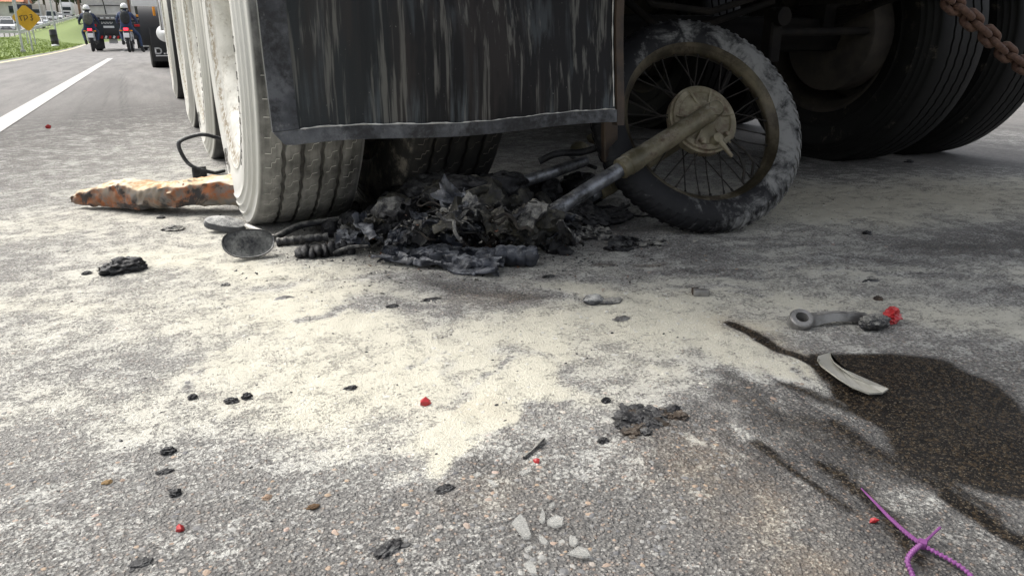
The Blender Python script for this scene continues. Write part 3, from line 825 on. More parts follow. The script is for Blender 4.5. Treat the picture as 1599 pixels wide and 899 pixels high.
# ------------------------------------------------------------------ the mudflap
def flap_material():
    m, t, b = new_mat('sooted_mudflap'); N = NT(t)
    tc = N.n('ShaderNodeTexCoord'); xyz = N.n('ShaderNodeSeparateXYZ'); N.l(tc.outputs['Object'], xyz.inputs[0])
    p = N.pos()
    s1 = N.noise(N.pos((18, 18, .8)), 1.0, 6, .62, .6); s2 = N.noise(N.pos((34, 34, 1.3)), 1.0, 6, .64, .35); s3 = N.noise(N.pos((80, 80, 3)), 1.0, 4, .6, .2)
    light_fade = N.step(xyz.outputs[0], .2, .62)  # light dropping off towards the right edge, painted into the flap colour
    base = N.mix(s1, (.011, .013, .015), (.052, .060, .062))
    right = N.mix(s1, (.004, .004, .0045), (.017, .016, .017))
    col = N.mix(light_fade, base, right)
    col = N.mix(N.step(s2, .52, .70, 0, .85), col, (.006, .006, .006))
    gre = N.math('MULTIPLY', N.step(N.math('ADD', s2, N.math('MULTIPLY', N.noise(p, 7, 4), .35)), .70, .86), N.step(xyz.outputs[2], .2, .75, 1, .35))
    col = N.mix(N.math('MULTIPLY', gre, .8), col, (.085, .097, .105))
    br = N.step(N.math('ADD', N.noise(N.pos((9, 9, 1.4)), 1.0, 5, .6, .3), N.math('MULTIPLY', s3, .2)), .60, .74)
    col = N.mix(N.math('MULTIPLY', br, .5), col, (.042, .035, .032))
    drip = N.step(N.math('ADD', s3, N.math('MULTIPLY', s1, .6)), .84, .97)
    col = N.mix(N.math('MULTIPLY', drip, .42), col, (.24, .235, .21))
    spot = N.step(N.noise(N.pos((1, 1, .6)), 190, 3, .6), .70, .76)
    col = N.mix(N.math('MULTIPLY', spot, .5), col, (.24, .24, .22))
    N.l(col, b.inputs['Base Color'])
    N.l(N.math('ADD', .36, N.math('MULTIPLY', s1, .30)), b.inputs['Roughness']); b.inputs['Specular IOR Level'].default_value = .22
    N.bump(N.math('ADD', N.math('MULTIPLY', s2, 1.0), N.math('MULTIPLY', N.noise(p, 90, 5, .6), .4)), .25, .002, b)
    return m
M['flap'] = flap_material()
M['flap_edge'] = worn('powdered_flap_edge', (.04, .043, .05), (.11, .115, .125), .5, 0, 14, .3, .001, .34, (.42, .42, .40), 22, c2=(.010, .010, .012), c2_amt=.6, c2_scale=11)
FY = 1.50
flap = bpy.data.objects.new('mudflap', None); COL.objects.link(flap)
flap.location = (.6, FY, .25); flap.parent = trailer; flap.matrix_parent_inverse = world_of(trailer).inverted()
BL, BR_ = atY(430, 233, FY), atY(961, 193, FY)
TLx = atY(378, 0, FY).x - .0
def flap_pt(u, v):
    """u 0..1 across, v 0..1 upwards; a slight belly"""
    x = (BL.x + (BR_.x - BL.x) * u)
    z = (BL.z + (BR_.z - BL.z) * u) + v * .78
    y = FY + .030 * math.sin(u * 3.1) + .03 * v + .008 * math.sin(v * 9 + u * 5) + .010 * math.sin(u * 7.5 + 1) * (1 - v * .7)
    z += .005 * math.sin(u * 8 + .5) * (1 - v)
    return Vector((x - .012 * v * (1 - u), y, z))
def flap_sheet(name, u0, u1, v0, v1, th, off, mat, nu=24, nv=24, corner=0):
    vs, fs = [], []
    for s in (0, 1):
        for i in range(nu + 1):
            for j in range(nv + 1):
                u = u0 + (u1 - u0) * i / nu; v = v0 + (v1 - v0) * j / nv
                if corner:
                    if u < corner and v < corner * .8:   # rounded lower left corner
                        dv = corner * .8 * (1 - math.sqrt(max(0, 1 - (1 - u / corner) ** 2)))
                        v = max(v, dv)
                q = flap_pt(u, v); vs.append((q.x, q.y - off + s * th, q.z))
    n = nv + 1; K = (nu + 1) * n
    for i in range(nu):
        for j in range(nv):
            a = i * n + j
            fs.append((a, a + n, a + n + 1, a + 1)); fs.append((K + a, K + a + 1, K + a + n + 1, K + a + n))
    for i in range(nu): fs.append((i * n, K + i * n, K + (i + 1) * n, (i + 1) * n)); fs.append((i * n + nv, (i + 1) * n + nv, K + (i + 1) * n + nv, K + i * n + nv))
    for j in range(nv): fs.append((j, j + 1, K + j + 1, K + j)); fs.append((nu * n + j, K + nu * n + j, K + nu * n + j + 1, nu * n + j + 1))
    return MB().add(vs, fs).build(name, mat, flap, True, 35)
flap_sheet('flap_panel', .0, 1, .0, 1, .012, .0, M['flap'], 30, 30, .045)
flap_sheet('bottom_hem', .0, 1, .0, .036, .007, .0075, M['flap_edge'], 40, 4, .045)
flap_sheet('side_hem', .0, .066, .0375, 1, .005, .0055, M['flap_edge'], 3, 30)
flap_sheet('side_strip', 1.001, 1.024, -.01, 1, .022, .008, M['brown_steel'], 2, 20)
mb = MB()    # powder lying on the ledges of the hems
pts = [flap_pt(u, .0375 + .0012 * math.sin(u * 60)) - Vector((0, .0055, 0)) for u in np.linspace(.07, .995, 90)]
mb.tube(pts, [.0007 + .0016 * max(0, math.sin(i * 1.7) * math.sin(i * .37 + 1)) + (.0008 if i < 40 else 0) for i in range(90)], 5)
mb.tube([flap_pt(.993, v) - Vector((0, .003, 0)) for v in np.linspace(.045, .9, 40)], [.0012 + .0007 * math.sin(i * 2.1) for i in range(40)], 5)
mb.build('powder_ledge', M['sipe'], flap)
mb = MB(); mb.box((.9, 1.60, 1.08), (1.4, .05, .12), 0, .01); mb.build('flap_bracket', M['soot'], trailer)
# brown bracket strip hanging behind the flap's right corner
q0 = G(958, 300); p1 = atY(945, 180, FY + .10); p2 = atY(958, 218, FY + .10)
mb = MB(); mb.box(((p1 + p2) / 2)[:], (.040, .020, (p1 - p2).length + .1), 0, .003, Matrix.Rotation(R_(-3), 3, 'Y')); mb.build('hanger_strip', M['brown_steel'], trailer)

# ------------------------------------------------------------------ rusty chain hanging under the tail
chain = thing('chain', 'rusty steel chain sagging across the trailer tail at upper right', 'chain', tuple(atY(1530, 45, 1.25)))
def link_mesh():
    L, W = .030, .0150
    pts = [(L / 2 + W * math.cos(a), W * math.sin(a), 0) if math.cos(a) >= 0 else (-L / 2 + W * math.cos(a), W * math.sin(a), 0) for a in np.linspace(-math.pi, math.pi, 29)[:-1]]
    return MB().tube(pts, 0.0082, 9, closed=True)
lme = shared('chain_link', link_mesh, 'chain_link')
ca, cb, cc, cd = atY(1440, -40, 1.25), atY(1530, 43, 1.25), atY(1600, 103, 1.25), atY(1720, 160, 1.25)
P = [atY(1330, -190, 1.25), atY(1398, -95, 1.25), ca, cb, cc, cd, atY(1860, 180, 1.25), atY(2000, 120, 1.25), atY(2100, 0, 1.25)]
def catmull(P, n=20):
    out = []
    for i in range(1, len(P) - 2):
        for k in range(n):
            t = k / n; a, b, c, d = P[i - 1:i + 3]
            out.append(.5 * ((2 * b) + (c - a) * t + (2 * a - 5 * b + 4 * c - d) * t * t + (3 * b - a - 3 * c + d) * t ** 3))
    return out
cv = catmull(P, 40)
acc, nxt, k = 0, 0, 0
for a, b in zip(cv[:-1], cv[1:]):
    s = (b - a).length
    while acc + s > nxt:
        c = a + (b - a) * ((nxt - acc) / s); t = (b - a).normalized()
        roll = R_(20) + (R_(90) if k % 2 else 0) + R_(random.uniform(-12, 12))
        q = t.to_track_quat('X', 'Z').to_matrix() @ Matrix.Rotation(roll + R_(90), 3, 'X')
        o = bpy.data.objects.new('chain_link', lme); COL.objects.link(o)
        if not lme.materials: lme.materials.append(M['rust']); lme.polygons.foreach_set('use_smooth', [True] * len(lme.polygons))
        o.matrix_world = Matrix.Translation(c) @ q.to_4x4()
        o.location = c; o.rotation_euler = q.to_euler()
        o.parent = chain; o.matrix_parent_inverse = world_of(chain).inverted()
        nxt += .0436; k += 1
    acc += s

# ------------------------------------------------------------------ the burnt motorcycle under the trailer
bike = thing('burnt_motorcycle', 'burnt out motorcycle crushed under the trailer, spoked front wheel sticking out', 'motorcycle', tuple(G(760, 345)))
WR = .297
def wheel_frame():
    d = ray(1090, 194).normalized()
    b = -d; r = Vector((math.cos(YAW), -math.sin(YAW), 0)); r = (r - b * r.dot(b)).normalized(); u = b.cross(r)
    th = R_(36)
    n = (b * math.cos(th) + (r * .72 + u * .69).normalized() * math.sin(th)).normalized()
    low = WR * math.sqrt(max(0, 1 - n.z ** 2)) + .026 * abs(n.z) * .6      # depth of the lowest point under the hub
    t = (low - CAM_H) / d.z
    return Vector((0, 0, CAM_H)) + d * t, n, r, u
WC, WN, WRT, WUP = wheel_frame()
fw = bpy.data.objects.new('front_wheel', None); COL.objects.link(fw); fw.empty_display_size = .1
fw.location = WC; fw.parent = bike; fw.matrix_parent_inverse = world_of(bike).inverted()
WA = (Vector((0, 0, 1)) - WN * WN.z).normalized(); WB = WN.cross(WA)
WS = WR / .298
def wp(r, a, h=0): r *= WS; return WC + (WA * math.cos(a) + WB * math.sin(a)) * r + WN * h
mb = MB()
mb.lathe([(.030, .222), (.034, .232), (.036, .248), (.035, .262), (.031, .276), (.026, .286), (.018, .293), (.008, .2975), (0, .298), (-.008, .2975), (-.018, .293), (-.026, .286), (-.031, .276), (-.036, .250), (-.034, .232), (-.030, .222)], WC, WN, 120, WA)
mb.v = [tuple(WC + (Vector(q) - WC) * WS) for q in mb.v]
ty = mb.build('tyre', M['bike_tyre'], fw, True, 60)
mb = MB()     # chevron tread blocks: raised bars slanting across the crown
nb = 64
for k in range(nb):
    a0 = 2 * math.pi * k / nb
    for s in (-1, 1):
        pts = []
        for t in (0.06, .45, .85, 1.25):
            h = s * (.004 + .0245 * t); rr = .2995 - .0150 * t ** 2.2
            pts.append((h, rr, a0 + .052 * t + (0 if s > 0 else .049)))
        vs = []
        for h, rr, a in pts:
            for dr in (0, .0020):
                for da in (-.0155, .0155): vs.append(wp(rr + dr, a + da, h * (1 + dr * 3)))
        fs = []
        for i in range(3):
            o = i * 4; q = o + 4
            fs += [(o + 2, o + 3, q + 3, q + 2), (o, o + 2, q + 2, q), (o + 3, o + 1, q + 1, q + 3)]
        fs += [(0, 1, 3, 2), (12, 14, 15, 13)]
        mb.add(vs, fs)
tb = mb.build('tread_blocks', M['bike_tyre'], fw, False); kind(tb, 'stuff')
mb = MB()
mb.lathe([(.026, .236), (.031, .234), (.032, .229), (.027, .225), (.022, .216), (.012, .209), (0, .206), (-.012, .209), (-.022, .216), (-.027, .225), (-.032, .229), (-.031, .234), (-.026, .236)], WC, WN, 110, WA)
mb.lathe([(.020, .2165), (.010, .2035), (0, .2015), (-.010, .2035), (-.020, .2165)], WC, WN, 110, WA)
mb.v = [tuple(WC + (Vector(q) - WC) * WS) for q in mb.v]
mb.build('rim', M['rim'], fw, True, 50)
spoke_me = None
for k in range(36):
    a = 2 * math.pi * k / 36; s = 1 if k % 2 else -1; q = (.42 if (k // 2) % 2 else -.42)
    p0 = wp(.058, a + q, s * .027); p1 = wp(.2045, a, s * .004)
    if s > 0: p0 = wp(.088, a + q * .6, .020)
    mid = (p0 + p1) / 2 + Vector((random.uniform(-1, 1), random.uniform(-1, 1), random.uniform(-1, 1))) * .003
    mb = MB(); mb.tube([p0, mid, p1], .0019, 5); mb.tube([p1 + (p0 - p1).normalized() * .012, p1], .0033, 5)
    mb.build('spoke', M['wire'], fw)
mb = MB()
mb.lathe([(-.045, 0), (-.045, .03), (-.030, .036), (-.028, .060), (-.022, .064), (-.018, .05), (.0, .05), (.002, .088), (.008, .0945), (.030, .0945), (.034, .088), (.034, .0)], WC, WN, 56, WA)
mb.build('hub', M['hub'], fw, True, 35)
mb = MB()     # brake plate facing the camera, with ribs, cam boss and arm
mb.lathe([(.032, .09), (.040, .087), (.042, .074), (.038, .070), (.040, .05), (.050, .035), (.056, .028), (.058, .0)], WC, WN, 56, WA)
for a in (.4, 1.5, 2.6, 3.7, 4.8, 5.9):
    mb.tube([wp(.03, a, .046), wp(.082, a, .042)], .0035, 6)
mb.build('brake_plate', M['hub'], fw, True, 35)
# direction, in the wheel plane, in which the fork runs: towards the lower left of the view
fd_ = (-WRT * .80 - WUP * .60); FD = (fd_ - WN * fd_.dot(WN)).normalized(); FP = WN.cross(FD)
def fk(s, h, q=0): return WC + FD * s + WN * h + FP * q
mb = MB()
ca = math.atan2((-WUP).dot(WB), (-WUP).dot(WA)) + .25
mb.lathe([(.035, 0), (.035, .014), (.062, .013), (.064, 0)], wp(.066, ca), WN, 16)
mb.tube([wp(.066, ca, .058), wp(.105, ca + .1, .060), wp(.125, ca + .15, .058)], [.008, .006, .005], 8)
mb.lathe([(.035, 0), (.035, .009), (.052, .008), (.054, 0)], wp(.07, ca - .55), WN, 12)
mb.lathe([(.035, 0), (.035, .007), (.05, .006), (.052, 0)], wp(.07, ca + .6), WN, 12)
mb.build('brake_arm', M['hub'], fw)
mb = MB()
for k in range(2):
    a = ca + .3 + k * .18
    mb.tube([wp(.088, a, .05), wp(.135, a + .05, .05), wp(.17, a - .02, .045 + .01 * k), wp(.195, a - .1, .03)], .0042, 7)
mb.build('brake_cable', M['wire'], fw)
mb = MB()
mb.lathe([(.03, 0), (.03, .017), (.075, .017), (.077, .012), (.098, .0115), (.100, .0)], WC, WN, 6)
mb.build('axle_nut', M['rust'], bike)
# near fork leg (aluminium slider) and its chrome stanchion
def fork(side, s0, s1, s2, name_mat):
    h = side * .078
    mb = MB()
    prof = [(s0 - .03, .010), (s0 - .022, .020), (s0 + .01, .0245), (s0 + .03, .024), (s0 + .10, .024), (s1 - .05, .025), (s1 - .045, .0275), (s1 - .012, .0275), (s1 - .008, .0235), (s1, .022), (s1 + .001, .0)]
    vs = [(a, r) for a, r in prof]
    mb.lathe([(prof[0][0], 0)] + vs, fk(0, h), FD, 28)
    mb.lathe([(-.022, 0), (-.022, .019), (.022, .019), (.022, 0)], fk(0, h), WN, 20)
    mb.box(tuple(fk(s0 + .13, h * .82, -.012)), (.03, .012, .02), 0, .003, Matrix((FD, WN, FP)).transposed())
    mb.build('fork_slider', M['olive'], bike, True, 40)
    mb = MB(); mb.tube([fk(s1 - .01, h), fk(s2, h)], .0185, 20); mb.build('fork_tube', M['chrome'], bike)
    mb = MB(); mb.lathe([(-.012, .0225), (-.012, .026), (.014, .026), (.018, .019)], fk(s1 - .004, h), FD, 24); mb.build('dust_seal', M['olive'], bike)
fork(1, 0, .30, .585, None)
fork(-1, 0, .30, .34, None)
mb = MB(); mb.tube([up_from(912, 252, G(935, 335)), G(866, 268, .15), G(816, 284, .125)], .0155, 18); mb.build('fork_tube', M['chrome'], bike)
# lower triple clamp: knuckle where the near tube enters the wreck
mb = MB()
lump(mb, fk(.57, .078), (.050, .034, .040), 5, 4, .5, 1.8, .9)
lump(mb, fk(.60, .05), (.045, .04, .035), 6, 4, .5, 1.8, .9)
mb.tube([fk(.56, .078), fk(.56, -.02)], .021, 12)
mb.build('triple_clamp', M['char_olive'], bike)

# the crushed remains: frame tubes, engine, melted plastic, mirrors, bars
def GB(px, py, z=0.0): return G(px, py, z)
def pxl(pts): return [GB(*p) if len(p) == 3 else GB(p[0], p[1], 0) for p in pts]
def smooth_path(P, n=8):
    P = [Vector(p) for p in P]; P = [P[0] * 2 - P[1]] + P + [P[-1] * 2 - P[-2]]
    out = []
    for i in range(1, len(P) - 2):
        for k in range(n):
            t = k / n; a, b, c, d = P[i - 1:i + 3]
            out.append(.5 * ((2 * b) + (c - a) * t + (2 * a - 5 * b + 4 * c - d) * t * t + (3 * b - a - 3 * c + d) * t ** 3))
    out.append(P[-2]); return out
def tube_part(name, pts, r, mat, n=10, parent=bike, label=None):
    o = MB().tube(smooth_path(pts), r, n).build(name, mat, parent)
    if label: o['label'] = label
    return o
def base_at(px, py, lift=0.0):
    p = GB(px, py, lift); return p
# engine block: finned, half melted alloy lumps in the middle of the heap
def lumps(name, items, mat, sub=3, parent=bike, amp=.42, freq=1.7, ridge=.6, sep=True):
    """items: px, py, height of centre, (sx, sy, sz)"""
    for k, (px, py, h, s) in enumerate(items):
        mb = MB(); p = GB(px, py, h)
        lump(mb, p, s, 100 + k * 3 + len(name) * 11 + int(px), sub, amp, freq, ridge, random.uniform(0, 3), random.uniform(-.3, .3), 0.0)
        mb.build(name, mat, parent, True, 55)
lumps('engine_remains', [(700, 318, .085, (.075, .085, .055)), (752, 318, .09, (.055, .08, .06)), (640, 335, .06, (.075, .08, .05)), (800, 318, .075, (.05, .05, .05)), (715, 345, .05, (.07, .06, .04))], M['char_olive'], 4)
lumps('charred_lump', [(660, 300, .11, (.06, .06, .035)), (730, 296, .125, (.06, .07, .035)), (785, 292, .12, (.045, .06, .035)), (598, 345, .035, (.055, .06, .04)), (570, 352, .03, (.04, .05, .03)), (612, 325, .06, (.04, .05, .035)), (770, 348, .04, (.035, .04, .04)), (800, 362, .03, (.035, .03, .03)), (825, 340, .05, (.03, .03, .03)), (680, 362, .035, (.045, .03, .03)), (733, 372, .035, (.022, .02, .032)), (762, 300, .09, (.05, .05, .045)), (690, 292, .11, (.05, .05, .04))], M['char'], 4)
lumps('powdered_lump', [(846, 322, .055, (.025, .03, .035)), (806, 330, .06, (.035, .03, .03)), (672, 332, .08, (.03, .03, .03)), (505, 350, .02, (.03, .02, .018))], M['char_olive'], 3, amp=.3)
mb = MB(); mb.lathe([(-.03, 0), (-.03, .019), (.02, .019), (.024, .023), (.03, .023), (.03, 0)], GB(812, 320, .065), (GB(850, 312, .07) - GB(800, 325, .06)).normalized(), 20); mb.build('steering_head', M['chrome'], bike)
tube_part('frame_tube', [GB(566, 362, .03), GB(610, 346, .05), GB(660, 330, .075)], .012, M['char_dusty'])
tube_part('frame_tube', [GB(540, 378, .015), GB(590, 366, .022), GB(640, 350, .035)], .011, M['char_dusty'])
tube_part('frame_tube', [GB(628, 368, .04), GB(690, 352, .055), GB(740, 350, .05)], .013, M['char'])
tube_part('frame_tube', [GB(600, 300, .08), GB(660, 285, .13), GB(720, 284, .14), GB(790, 290, .12)], .011, M['char'])
tube_part('frame_tube', [GB(700, 320, .11), GB(740, 300, .14), GB(800, 285, .125), GB(832, 282, .11)], .010, M['char_olive'])
tube_part('handlebar', [GB(428, 372, .018), GB(470, 352, .03), GB(520, 344, .035), GB(560, 338, .05), GB(600, 330, .06)], .0085, M['char_dusty'])
tube_part('handlebar', [GB(842, 252, .18), GB(870, 240, .2), GB(905, 238, .20), GB(930, 232, .21)], .009, M['char'])
# ring bolt on the frame end
mb = MB(); c = GB(612, 338, .075)
mb.lathe([(-.008, .008), (-.008, .017), (.008, .017), (.008, .008)], c, ray(612, 338).normalized() * -1, 22, close=True)
mb.tube([c + Vector((0, -.002, -.014)), GB(618, 358, .03)], .007, 8); mb.build('frame_lug', M['char_dusty'], bike, True, 35)
# handlebar grip coated with powder, melted clutch perch, brake lever
mb = MB(); P = [GB(432, 378, .012), GB(470, 374, .015), GB(512, 370, .016)]
mb.tube(smooth_path(P, 10), [.010 + .0018 * math.sin(i * 2.0) for i in range(21)], 14); mb.build('handlebar_grip', M['char_dusty'], bike)
# mirrors
def mirror(c, nrm, r1, r2, e1, matb, glass=True, thick=.022):
    root = bpy.data.objects.new('mirror', None); COL.objects.link(root); root.empty_display_size = .05
    root.location = c; root.parent = bike; root.matrix_parent_inverse = world_of(bike).inverted()
    nrm = nrm.normalized(); e1 = (e1 - nrm * e1.dot(nrm)).normalized(); e2 = nrm.cross(e1)
    def shape(a):
        x, y = r1 * math.copysign(abs(math.cos(a)) ** .85, math.cos(a)), r2 * math.copysign(abs(math.sin(a)) ** .85, math.sin(a))
        return x * (1 + .10 * math.sin(a)), y
    vs, fs = [], []; N_ = 40
    prof = [(.0, .93), (.004, 1.0), (-.004, 1.02), (-.012, .95), (-thick, .7), (-thick * 1.3, .3), (-thick * 1.35, .02)]
    for h, k in prof:
        for i in range(N_):
            x, y = shape(2 * math.pi * i / N_); vs.append(c + e1 * x * k + e2 * y * k + nrm * h)
    for j in range(len(prof) - 1):
        for i in range(N_): fs.append((j * N_ + i, (j + 1) * N_ + i, (j + 1) * N_ + (i + 1) % N_, j * N_ + (i + 1) % N_))
    MB().add(vs, fs).build('mirror_shell', matb, root)
    if glass:
        g = [c + e1 * shape(2 * math.pi * i / N_)[0] * .925 + e2 * shape(2 * math.pi * i / N_)[1] * .925 + nrm * .001 for i in range(N_)]
        MB().add(g + [c + nrm * .002], [(i, (i + 1) % N_, N_) for i in range(N_)]).build('mirror_glass', M['mirror_glass'], root)
    return root
M['mirror_glass'] = worn('sooted_mirror_glass', (.07, .07, .065), (.17, .17, .155), .25, .2, 26, .2, .001, .10, (.30, .29, .25), 30, c2=(.012, .012, .012), c2_amt=.5, c2_scale=28)
M['mirror_shell'] = worn('powdered_mirror_shell', (.025, .026, .03), (.07, .072, .078), .6, 0, 30, .6, .002, .40, (.52, .52, .49), 70)
mc = GB(388, 380, .0) ; mc = up_from(388, 380, GB(390, 405))
vd = -ray(388, 380).normalized(); rt = Vector((math.cos(YAW), -math.sin(YAW), 0))
m1 = mirror(mc, vd + Vector((0, 0, .30)) + rt * .05, .056, .033, rt * .985 + Vector((0, 0, .17)), M['mirror_shell'])
m1['label'] = 'oval sooty mirror head resting on its edge on the road'
tube_part('mirror_stem', [up_from(427, 370, GB(427, 384)), GB(455, 358, .018), GB(490, 348, .028), GB(540, 345, .035)], .0048, M['char_dusty'])
mc2 = GB(352, 352, .016)
m2 = mirror(mc2, Vector((-.1, .25, -1)), .052, .030, rt + Vector((0, 0, .14)), M['mirror_shell'], False, .017)
m2['label'] = 'white powdered mirror back lying behind the other mirror'
tube_part('mirror_stem', [GB(384, 352, .022), GB(408, 361, .02), GB(432, 372, .012)], .0048, M['sipe'])
# crumpled melted panel at the front, and the curled cup behind it
def crumple(name, corners, nu, nv, th, amp, seed, mat, fold=0.0, label=None):
    """corners: four Vectors a(0,0) b(1,0) c(1,1) d(0,1)"""
    a, b, c, d = corners; U, V = np.meshgrid(np.linspace(0, 1, nu), np.linspace(0, 1, nv)); u, v = U.ravel(), V.ravel()
    A = [np.array(q) for q in corners]
    p = ((1 - u) * (1 - v))[:, None] * A[0] + (u * (1 - v))[:, None] * A[1] + (u * v)[:, None] * A[2] + ((1 - u) * v)[:, None] * A[3]
    q = np.c_[u * 3, v * 5, np.full_like(u, seed)]
    rid = 1 - 2 * np.abs(fbm(np.c_[u * 2.6 + v * 2, v * 7, u * 0 + seed], 3, seed + 4, .55)) * 1.6
    p[:, 2] += amp * (.9 * rid + .5 * fbm(q * 2.2, 4, seed)) + fold * np.sin(v * math.pi)
    e = fbm(np.c_[u * 9, v * 9, u * 0 + seed * 2], 3, seed + 9)
    p[:, 0] += .024 * e; p[:, 1] += .024 * fbm(np.c_[u * 9, v * 9, u * 0 + seed * 5], 3, seed + 12)
    p[:, 2] = np.maximum(p[:, 2], .003 + .002 * np.abs(e))
    n = nu * nv; lowp = p.copy(); lowp[:, 2] -= th
    fs = []
    for j in range(nv - 1):
        for i in range(nu - 1):
            k = j * nu + i; fs += [(k, k + 1, k + nu + 1, k + nu), (n + k, n + k + nu, n + k + nu + 1, n + k + 1)]
    for i in range(nu - 1): fs += [(i, n + i, n + i + 1, i + 1), ((nv - 1) * nu + i, (nv - 1) * nu + i + 1, n + (nv - 1) * nu + i + 1, n + (nv - 1) * nu + i)]
    for j in range(nv - 1): fs += [(j * nu, (j + 1) * nu, n + (j + 1) * nu, n + j * nu), (j * nu + nu - 1, n + j * nu + nu - 1, n + (j + 1) * nu + nu - 1, (j + 1) * nu + nu - 1)]
    o = MB().add(np.r_[p, lowp], fs).build(name, mat, bike, True, 60)
    if label: o['label'] = label
    return o
crumple('melted_panel', [GB(590, 410, .006), GB(775, 432, .006), GB(790, 398, .020), GB(640, 384, .022)], 70, 40, .003, .017, 3, M['melt'], .006, 'wrinkled grey blue sheet of melted plastic along the front')
crumple('melted_panel', [GB(598, 404, .01), GB(650, 372, .05), GB(662, 352, .075), GB(622, 356, .07)], 26, 26, .004, .010, 8, M['melt'], .012)
crumple('melted_panel', [GB(650, 386, .035), GB(720, 352, .05), GB(760, 338, .09), GB(648, 352, .085)], 30, 26, .004, .016, 15, M['char_dusty'], .01)
crumple('melted_panel', [GB(600, 330, .07), GB(668, 330, .07), GB(690, 290, .13), GB(630, 300, .11)], 30, 26, .004, .014, 19, M['char_olive'], .012)
crumple('melted_panel', [GB(690, 398, .006), GB(760, 388, .012), GB(778, 372, .03), GB(715, 376, .03)], 26, 20, .003, .010, 23, M['brown_steel'], .006)
crumple('melted_panel', [GB(905, 372, .005), GB(950, 372, .006), GB(938, 356, .012), GB(898, 358, .012)], 26, 20, .003, .009, 29, M['char_dusty'], .004)
crumple('melted_panel', [GB(952, 390, .004), GB(990, 388, .004), GB(994, 373, .008), GB(958, 374, .008)], 22, 16, .003, .008, 31, M['char'], .006)
crumple('melted_panel', [GB(985, 383, .004), GB(1034, 382, .004), GB(1034, 375, .006), GB(990, 374, .006)], 22, 14, .003, .006, 37, M['char_dusty'], .002)
# ribbed rolled stump at the right end of the panel
mb = MB(); ax = (GB(846, 400, .02) - GB(778, 398, .022)).normalized()
prof = [(-.045, .0)] + [(-.045 + .0075 * k, .021 + (.0028 if k % 3 else -.001)) for k in range(13)] + [(.05, .0)]
mb.lathe(prof, GB(806, 399, .024), ax, 24); mb.v = [tuple(np.array(q) + .003 * (np.array([random.random() for _ in range(3)]) - .5)) for q in mb.v]
mb.build('ribbed_boot', M['melt'], bike, True, 40)
lumps('charred_lump', [(866, 386, .014, (.022, .018, .018)), (880, 392, .008, (.02, .012, .012)), (850, 378, .016, (.02, .02, .02)), (893, 378, .008, (.016, .012, .01)), (520, 358, .02, (.028, .024, .024)), (548, 350, .028, (.03, .03, .03)), (538, 372, .02, (.022, .02, .02))], M['char'], 3, ridge=.9)
# charred ribbed block in front of the grip
mb = MB(); d = (GB(560, 398, .0) - GB(460, 404, 0)); ln = d.length; d.normalize(); nrm = Vector((-d.y, d.x, 0))
for k in range(9):
    t = .08 + k * .10; w = .020 + .012 * math.sin(k * .7); c = GB(460, 403, 0) + d * ln * t
    lump(mb, c + Vector((0, 0, .010 + .006 * (k % 2))), (.011, w, .013 + .006 * (k > 3)), 300 + k, 2, .3, 1.5, .8, math.atan2(d.y, d.x), 0, 0.0)
mb.build('charred_ribs', M['char'], bike, True, 60)['kind'] = 'stuff'
# jagged shells of burnt plastic and sheet metal standing out of the heap
_rh = random.Random(21)
def jag(px, py, h, size, mat, seed):
    c = GB(px, py, h); n = 7
    a = Vector((_rh.gauss(0, 1), _rh.gauss(0, 1), _rh.gauss(0, .8))).normalized(); b = a.cross(Vector((_rh.gauss(0, .5), _rh.gauss(0, .5), 1))).normalized(); nn = a.cross(b)
    U, V = np.meshgrid(np.linspace(-1, 1, 13), np.linspace(-1, 1, 9)); u, v = U.ravel(), V.ravel()
    q = np.c_[u * 1.3, v * 1.3, u * 0 + seed]
    edge = 1 + .45 * fbm(np.c_[u * 2.5, v * 2.5, u * 0 + seed * 3.1], 3, seed)
    lift = fbm(q * 1.4, 4, seed) * 1.1 + .35 * (u * u - v * v) * (1 if seed % 2 else -1)
    P = np.array(c) + size * ((u * edge)[:, None] * np.array(a) + (v * edge * .62)[:, None] * np.array(b) + lift[:, None] * .55 * np.array(nn))
    P[:, 2] = np.maximum(P[:, 2], .003)
    k = len(u); Q = P - np.array(nn) * .0028; Q[:, 2] = np.maximum(Q[:, 2], .0015); fs = []
    for j in range(8):
        for i in range(12):
            t = j * 13 + i; fs += [(t, t + 1, t + 14, t + 13), (k + t, k + t + 13, k + t + 14, k + t + 1)]
    for i in range(12): fs += [(i, k + i, k + i + 1, i + 1), (104 + i, 105 + i, k + 105 + i, k + 104 + i)]
    for j in range(8): fs += [(j * 13, j * 13 + 13, k + j * 13 + 13, k + j * 13), (j * 13 + 12, k + j * 13 + 12, k + j * 13 + 25, j * 13 + 25)]
    MB().add(np.r_[P, Q], fs).build('burnt_shell', mat, bike, True, 50)
for k in range(92):
    px = _rh.uniform(545, 905) if k < 60 else _rh.uniform(585, 740); e = math.sin(min(1, max(0, (px - 530) / 390)) * math.pi) ** .7
    v = _rh.random(); h = .012 + .135 * e * v; py = 378 - 62 * e * v + _rh.uniform(-12, 10)
    jag(px, py, h, _rh.uniform(.016, .046), M[_rh.choice(['char', 'char', 'char', 'melt', 'melt', 'char_dusty', 'char_olive'])], 500 + k)
lumps('charred_lump', [(885, 335, .03, (.05, .04, .03)), (925, 340, .025, (.045, .035, .026)), (868, 352, .022, (.03, .03, .022)), (905, 300, .05, (.05, .06, .05)), (955, 338, .018, (.05, .03, .018)), (850, 300, .07, (.04, .05, .04))], M['char'], 4, ridge=.9)
